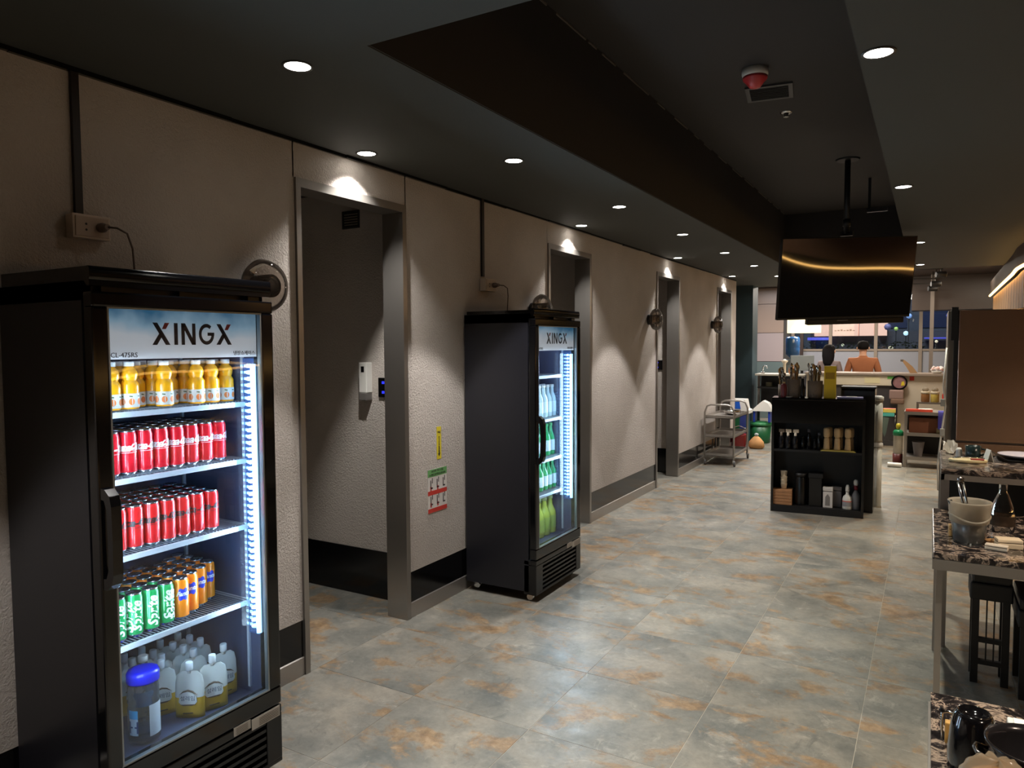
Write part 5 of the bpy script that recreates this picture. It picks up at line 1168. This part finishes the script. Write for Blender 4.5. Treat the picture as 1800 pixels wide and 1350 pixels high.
# curved wood-slat canopy with warm strip at the upper right
can_pts = [(3.52, 19.0), (3.46, 16.5), (3.42, 14.0), (3.395, 11.9), (3.375, 9.9), (3.36, 8.9), (3.46, 8.15), (3.85, 7.6), (4.6, 7.3), (5.6, 7.15), (7.0, 7.1)]
def smooth(pts, n=6):
    out = []
    for i in range(len(pts)-1):
        p0 = Vector(pts[max(i-1, 0)]); p1 = Vector(pts[i]); p2 = Vector(pts[i+1]); p3 = Vector(pts[min(i+2, len(pts)-1)])
        for k in range(n):
            t_ = k/n; out.append(.5*((2*p1)+(p2-p0)*t_+(2*p0-5*p1+4*p2-p3)*t_*t_+(3*p1-p0-3*p2+p3)*t_**3))
    out.append(Vector(pts[-1])); return out
can_pts = [p for p in can_pts if p[1] < 15.9]
cp = smooth([Vector((x, y)) for x, y in can_pts], 8)
cn = thing('slat_canopy', 'curved wooden-slat bar canopy with a warm light strip, upper right', 'canopy', (0, 0, 0))
MB().tube([(p.x, p.y, 2.35) for p in cp], .016, 8).build('light_strip', LED_W, cn)
m = MB()
for a, b in zip(cp[:-1], cp[1:]):
    n_ = Vector((b.y-a.y, -(b.x-a.x))).normalized()*-.04
    m.add([(a.x-n_.x*0, a.y, 2.36), (b.x, b.y, 2.36), (b.x, b.y, 2.57), (a.x, a.y, 2.57), (a.x-.0+abs(n_.x), a.y+.0, 2.36), (b.x+abs(n_.x), b.y, 2.36), (b.x+abs(n_.x), b.y, 2.57), (a.x+abs(n_.x), a.y, 2.57)], [(0, 1, 2, 3), (4, 5, 6, 7), (0, 1, 5, 4), (3, 2, 6, 7)])
m.build('fascia', mat('fascia_dark', (58, 44, 36), .6), cn)
SLW = [mat('slat_wood%d' % k, c_, .5, noise=(20, .2)) for k, c_ in enumerate(((168, 132, 92), (146, 116, 84), (184, 150, 108)))]
acc = 0; last = cp[0]; cnt_ = 0
d_ = 0.0; nxt = 0.0
for a, b in zip(cp[:-1], cp[1:]):
    L = (b-a).length
    while nxt <= d_+L:
        q = a+(b-a)*((nxt-d_)/L); ang = math.atan2(b.y-a.y, b.x-a.x)
        m = MB(); m.box(-.05, .05, -.012, .012, 1.95, 2.33)
        o = m.build('slat', SLW[cnt_ % 3], cn); nrm = Vector((math.sin(ang), -math.cos(ang))); 
        if nrm.x < 0: nrm = -nrm
        o.location = (q.x+nrm.x*.06, q.y+(abs(nrm.y) if b.x-a.x > .02 else nrm.y)*.06, 0); o.rotation_euler = (0, 0, ang); cnt_ += 1; nxt += .125
    d_ += L

# ------------------------------------------------------------ walls of the dining side, with the warm light line the glass reflects
struct('wall_right', MB().box(7.2, 7.3, -3, 16.1, 1.2, CH), mat('right_wall', (120, 92, 72), .7)); struct('trim_4', MB().box(7.19, 7.3, -3, 16.1, 0, 1.2), mat('bar_front_dark', (20, 15, 12), .5))
struct('wall_front', MB().box(-4, 7.3, -3.0, -2.9, 0, CH), mat('right_wall'))
struct('wall_left_rear', MB().box(-3.6, -3.5, -3, 16.1, 0, 3.05), mat('right_wall'))
ls = thing('light_line', 'thin warm light strip along the right-hand wall of the room', 'light strip', (7.17, 0, 0))
lp = smooth([Vector(p) for p in ((0, -1, 1.3), (0, 2.4, 1.26), (0, 3.3, 1.15), (0, 3.85, 1.065), (0, 4.3, 1.07), (0, 4.8, 1.15), (0, 5.3, 1.25), (0, 5.8, 1.31), (0, 7, 1.32), (0, 13, 1.32))], 6)
MB().tube(lp, .017, 8).build('strip', LED_W, ls); MB().tube([p+Vector((.016, 0, 0)) for p in lp], .02, 6).build('rail', BLACKM, ls)
ls = thing('light_line', 'thin warm light strip low along the wall behind the camera', 'light strip', (0, -2.87, .86))
MB().tube([(2.6, 0, 0), (4, 0, .01), (6.9, 0, .02)], .02, 8).build('strip', mat('led_warm_dim', (255, 210, 150), .4, emit=2.5), ls); MB().box(2.6, 6.9, -.02, -.01, -.03, .05).build('rail', BLACKM, ls)

for k in list(_m):
    pass
print('objects', len(bpy.data.objects))
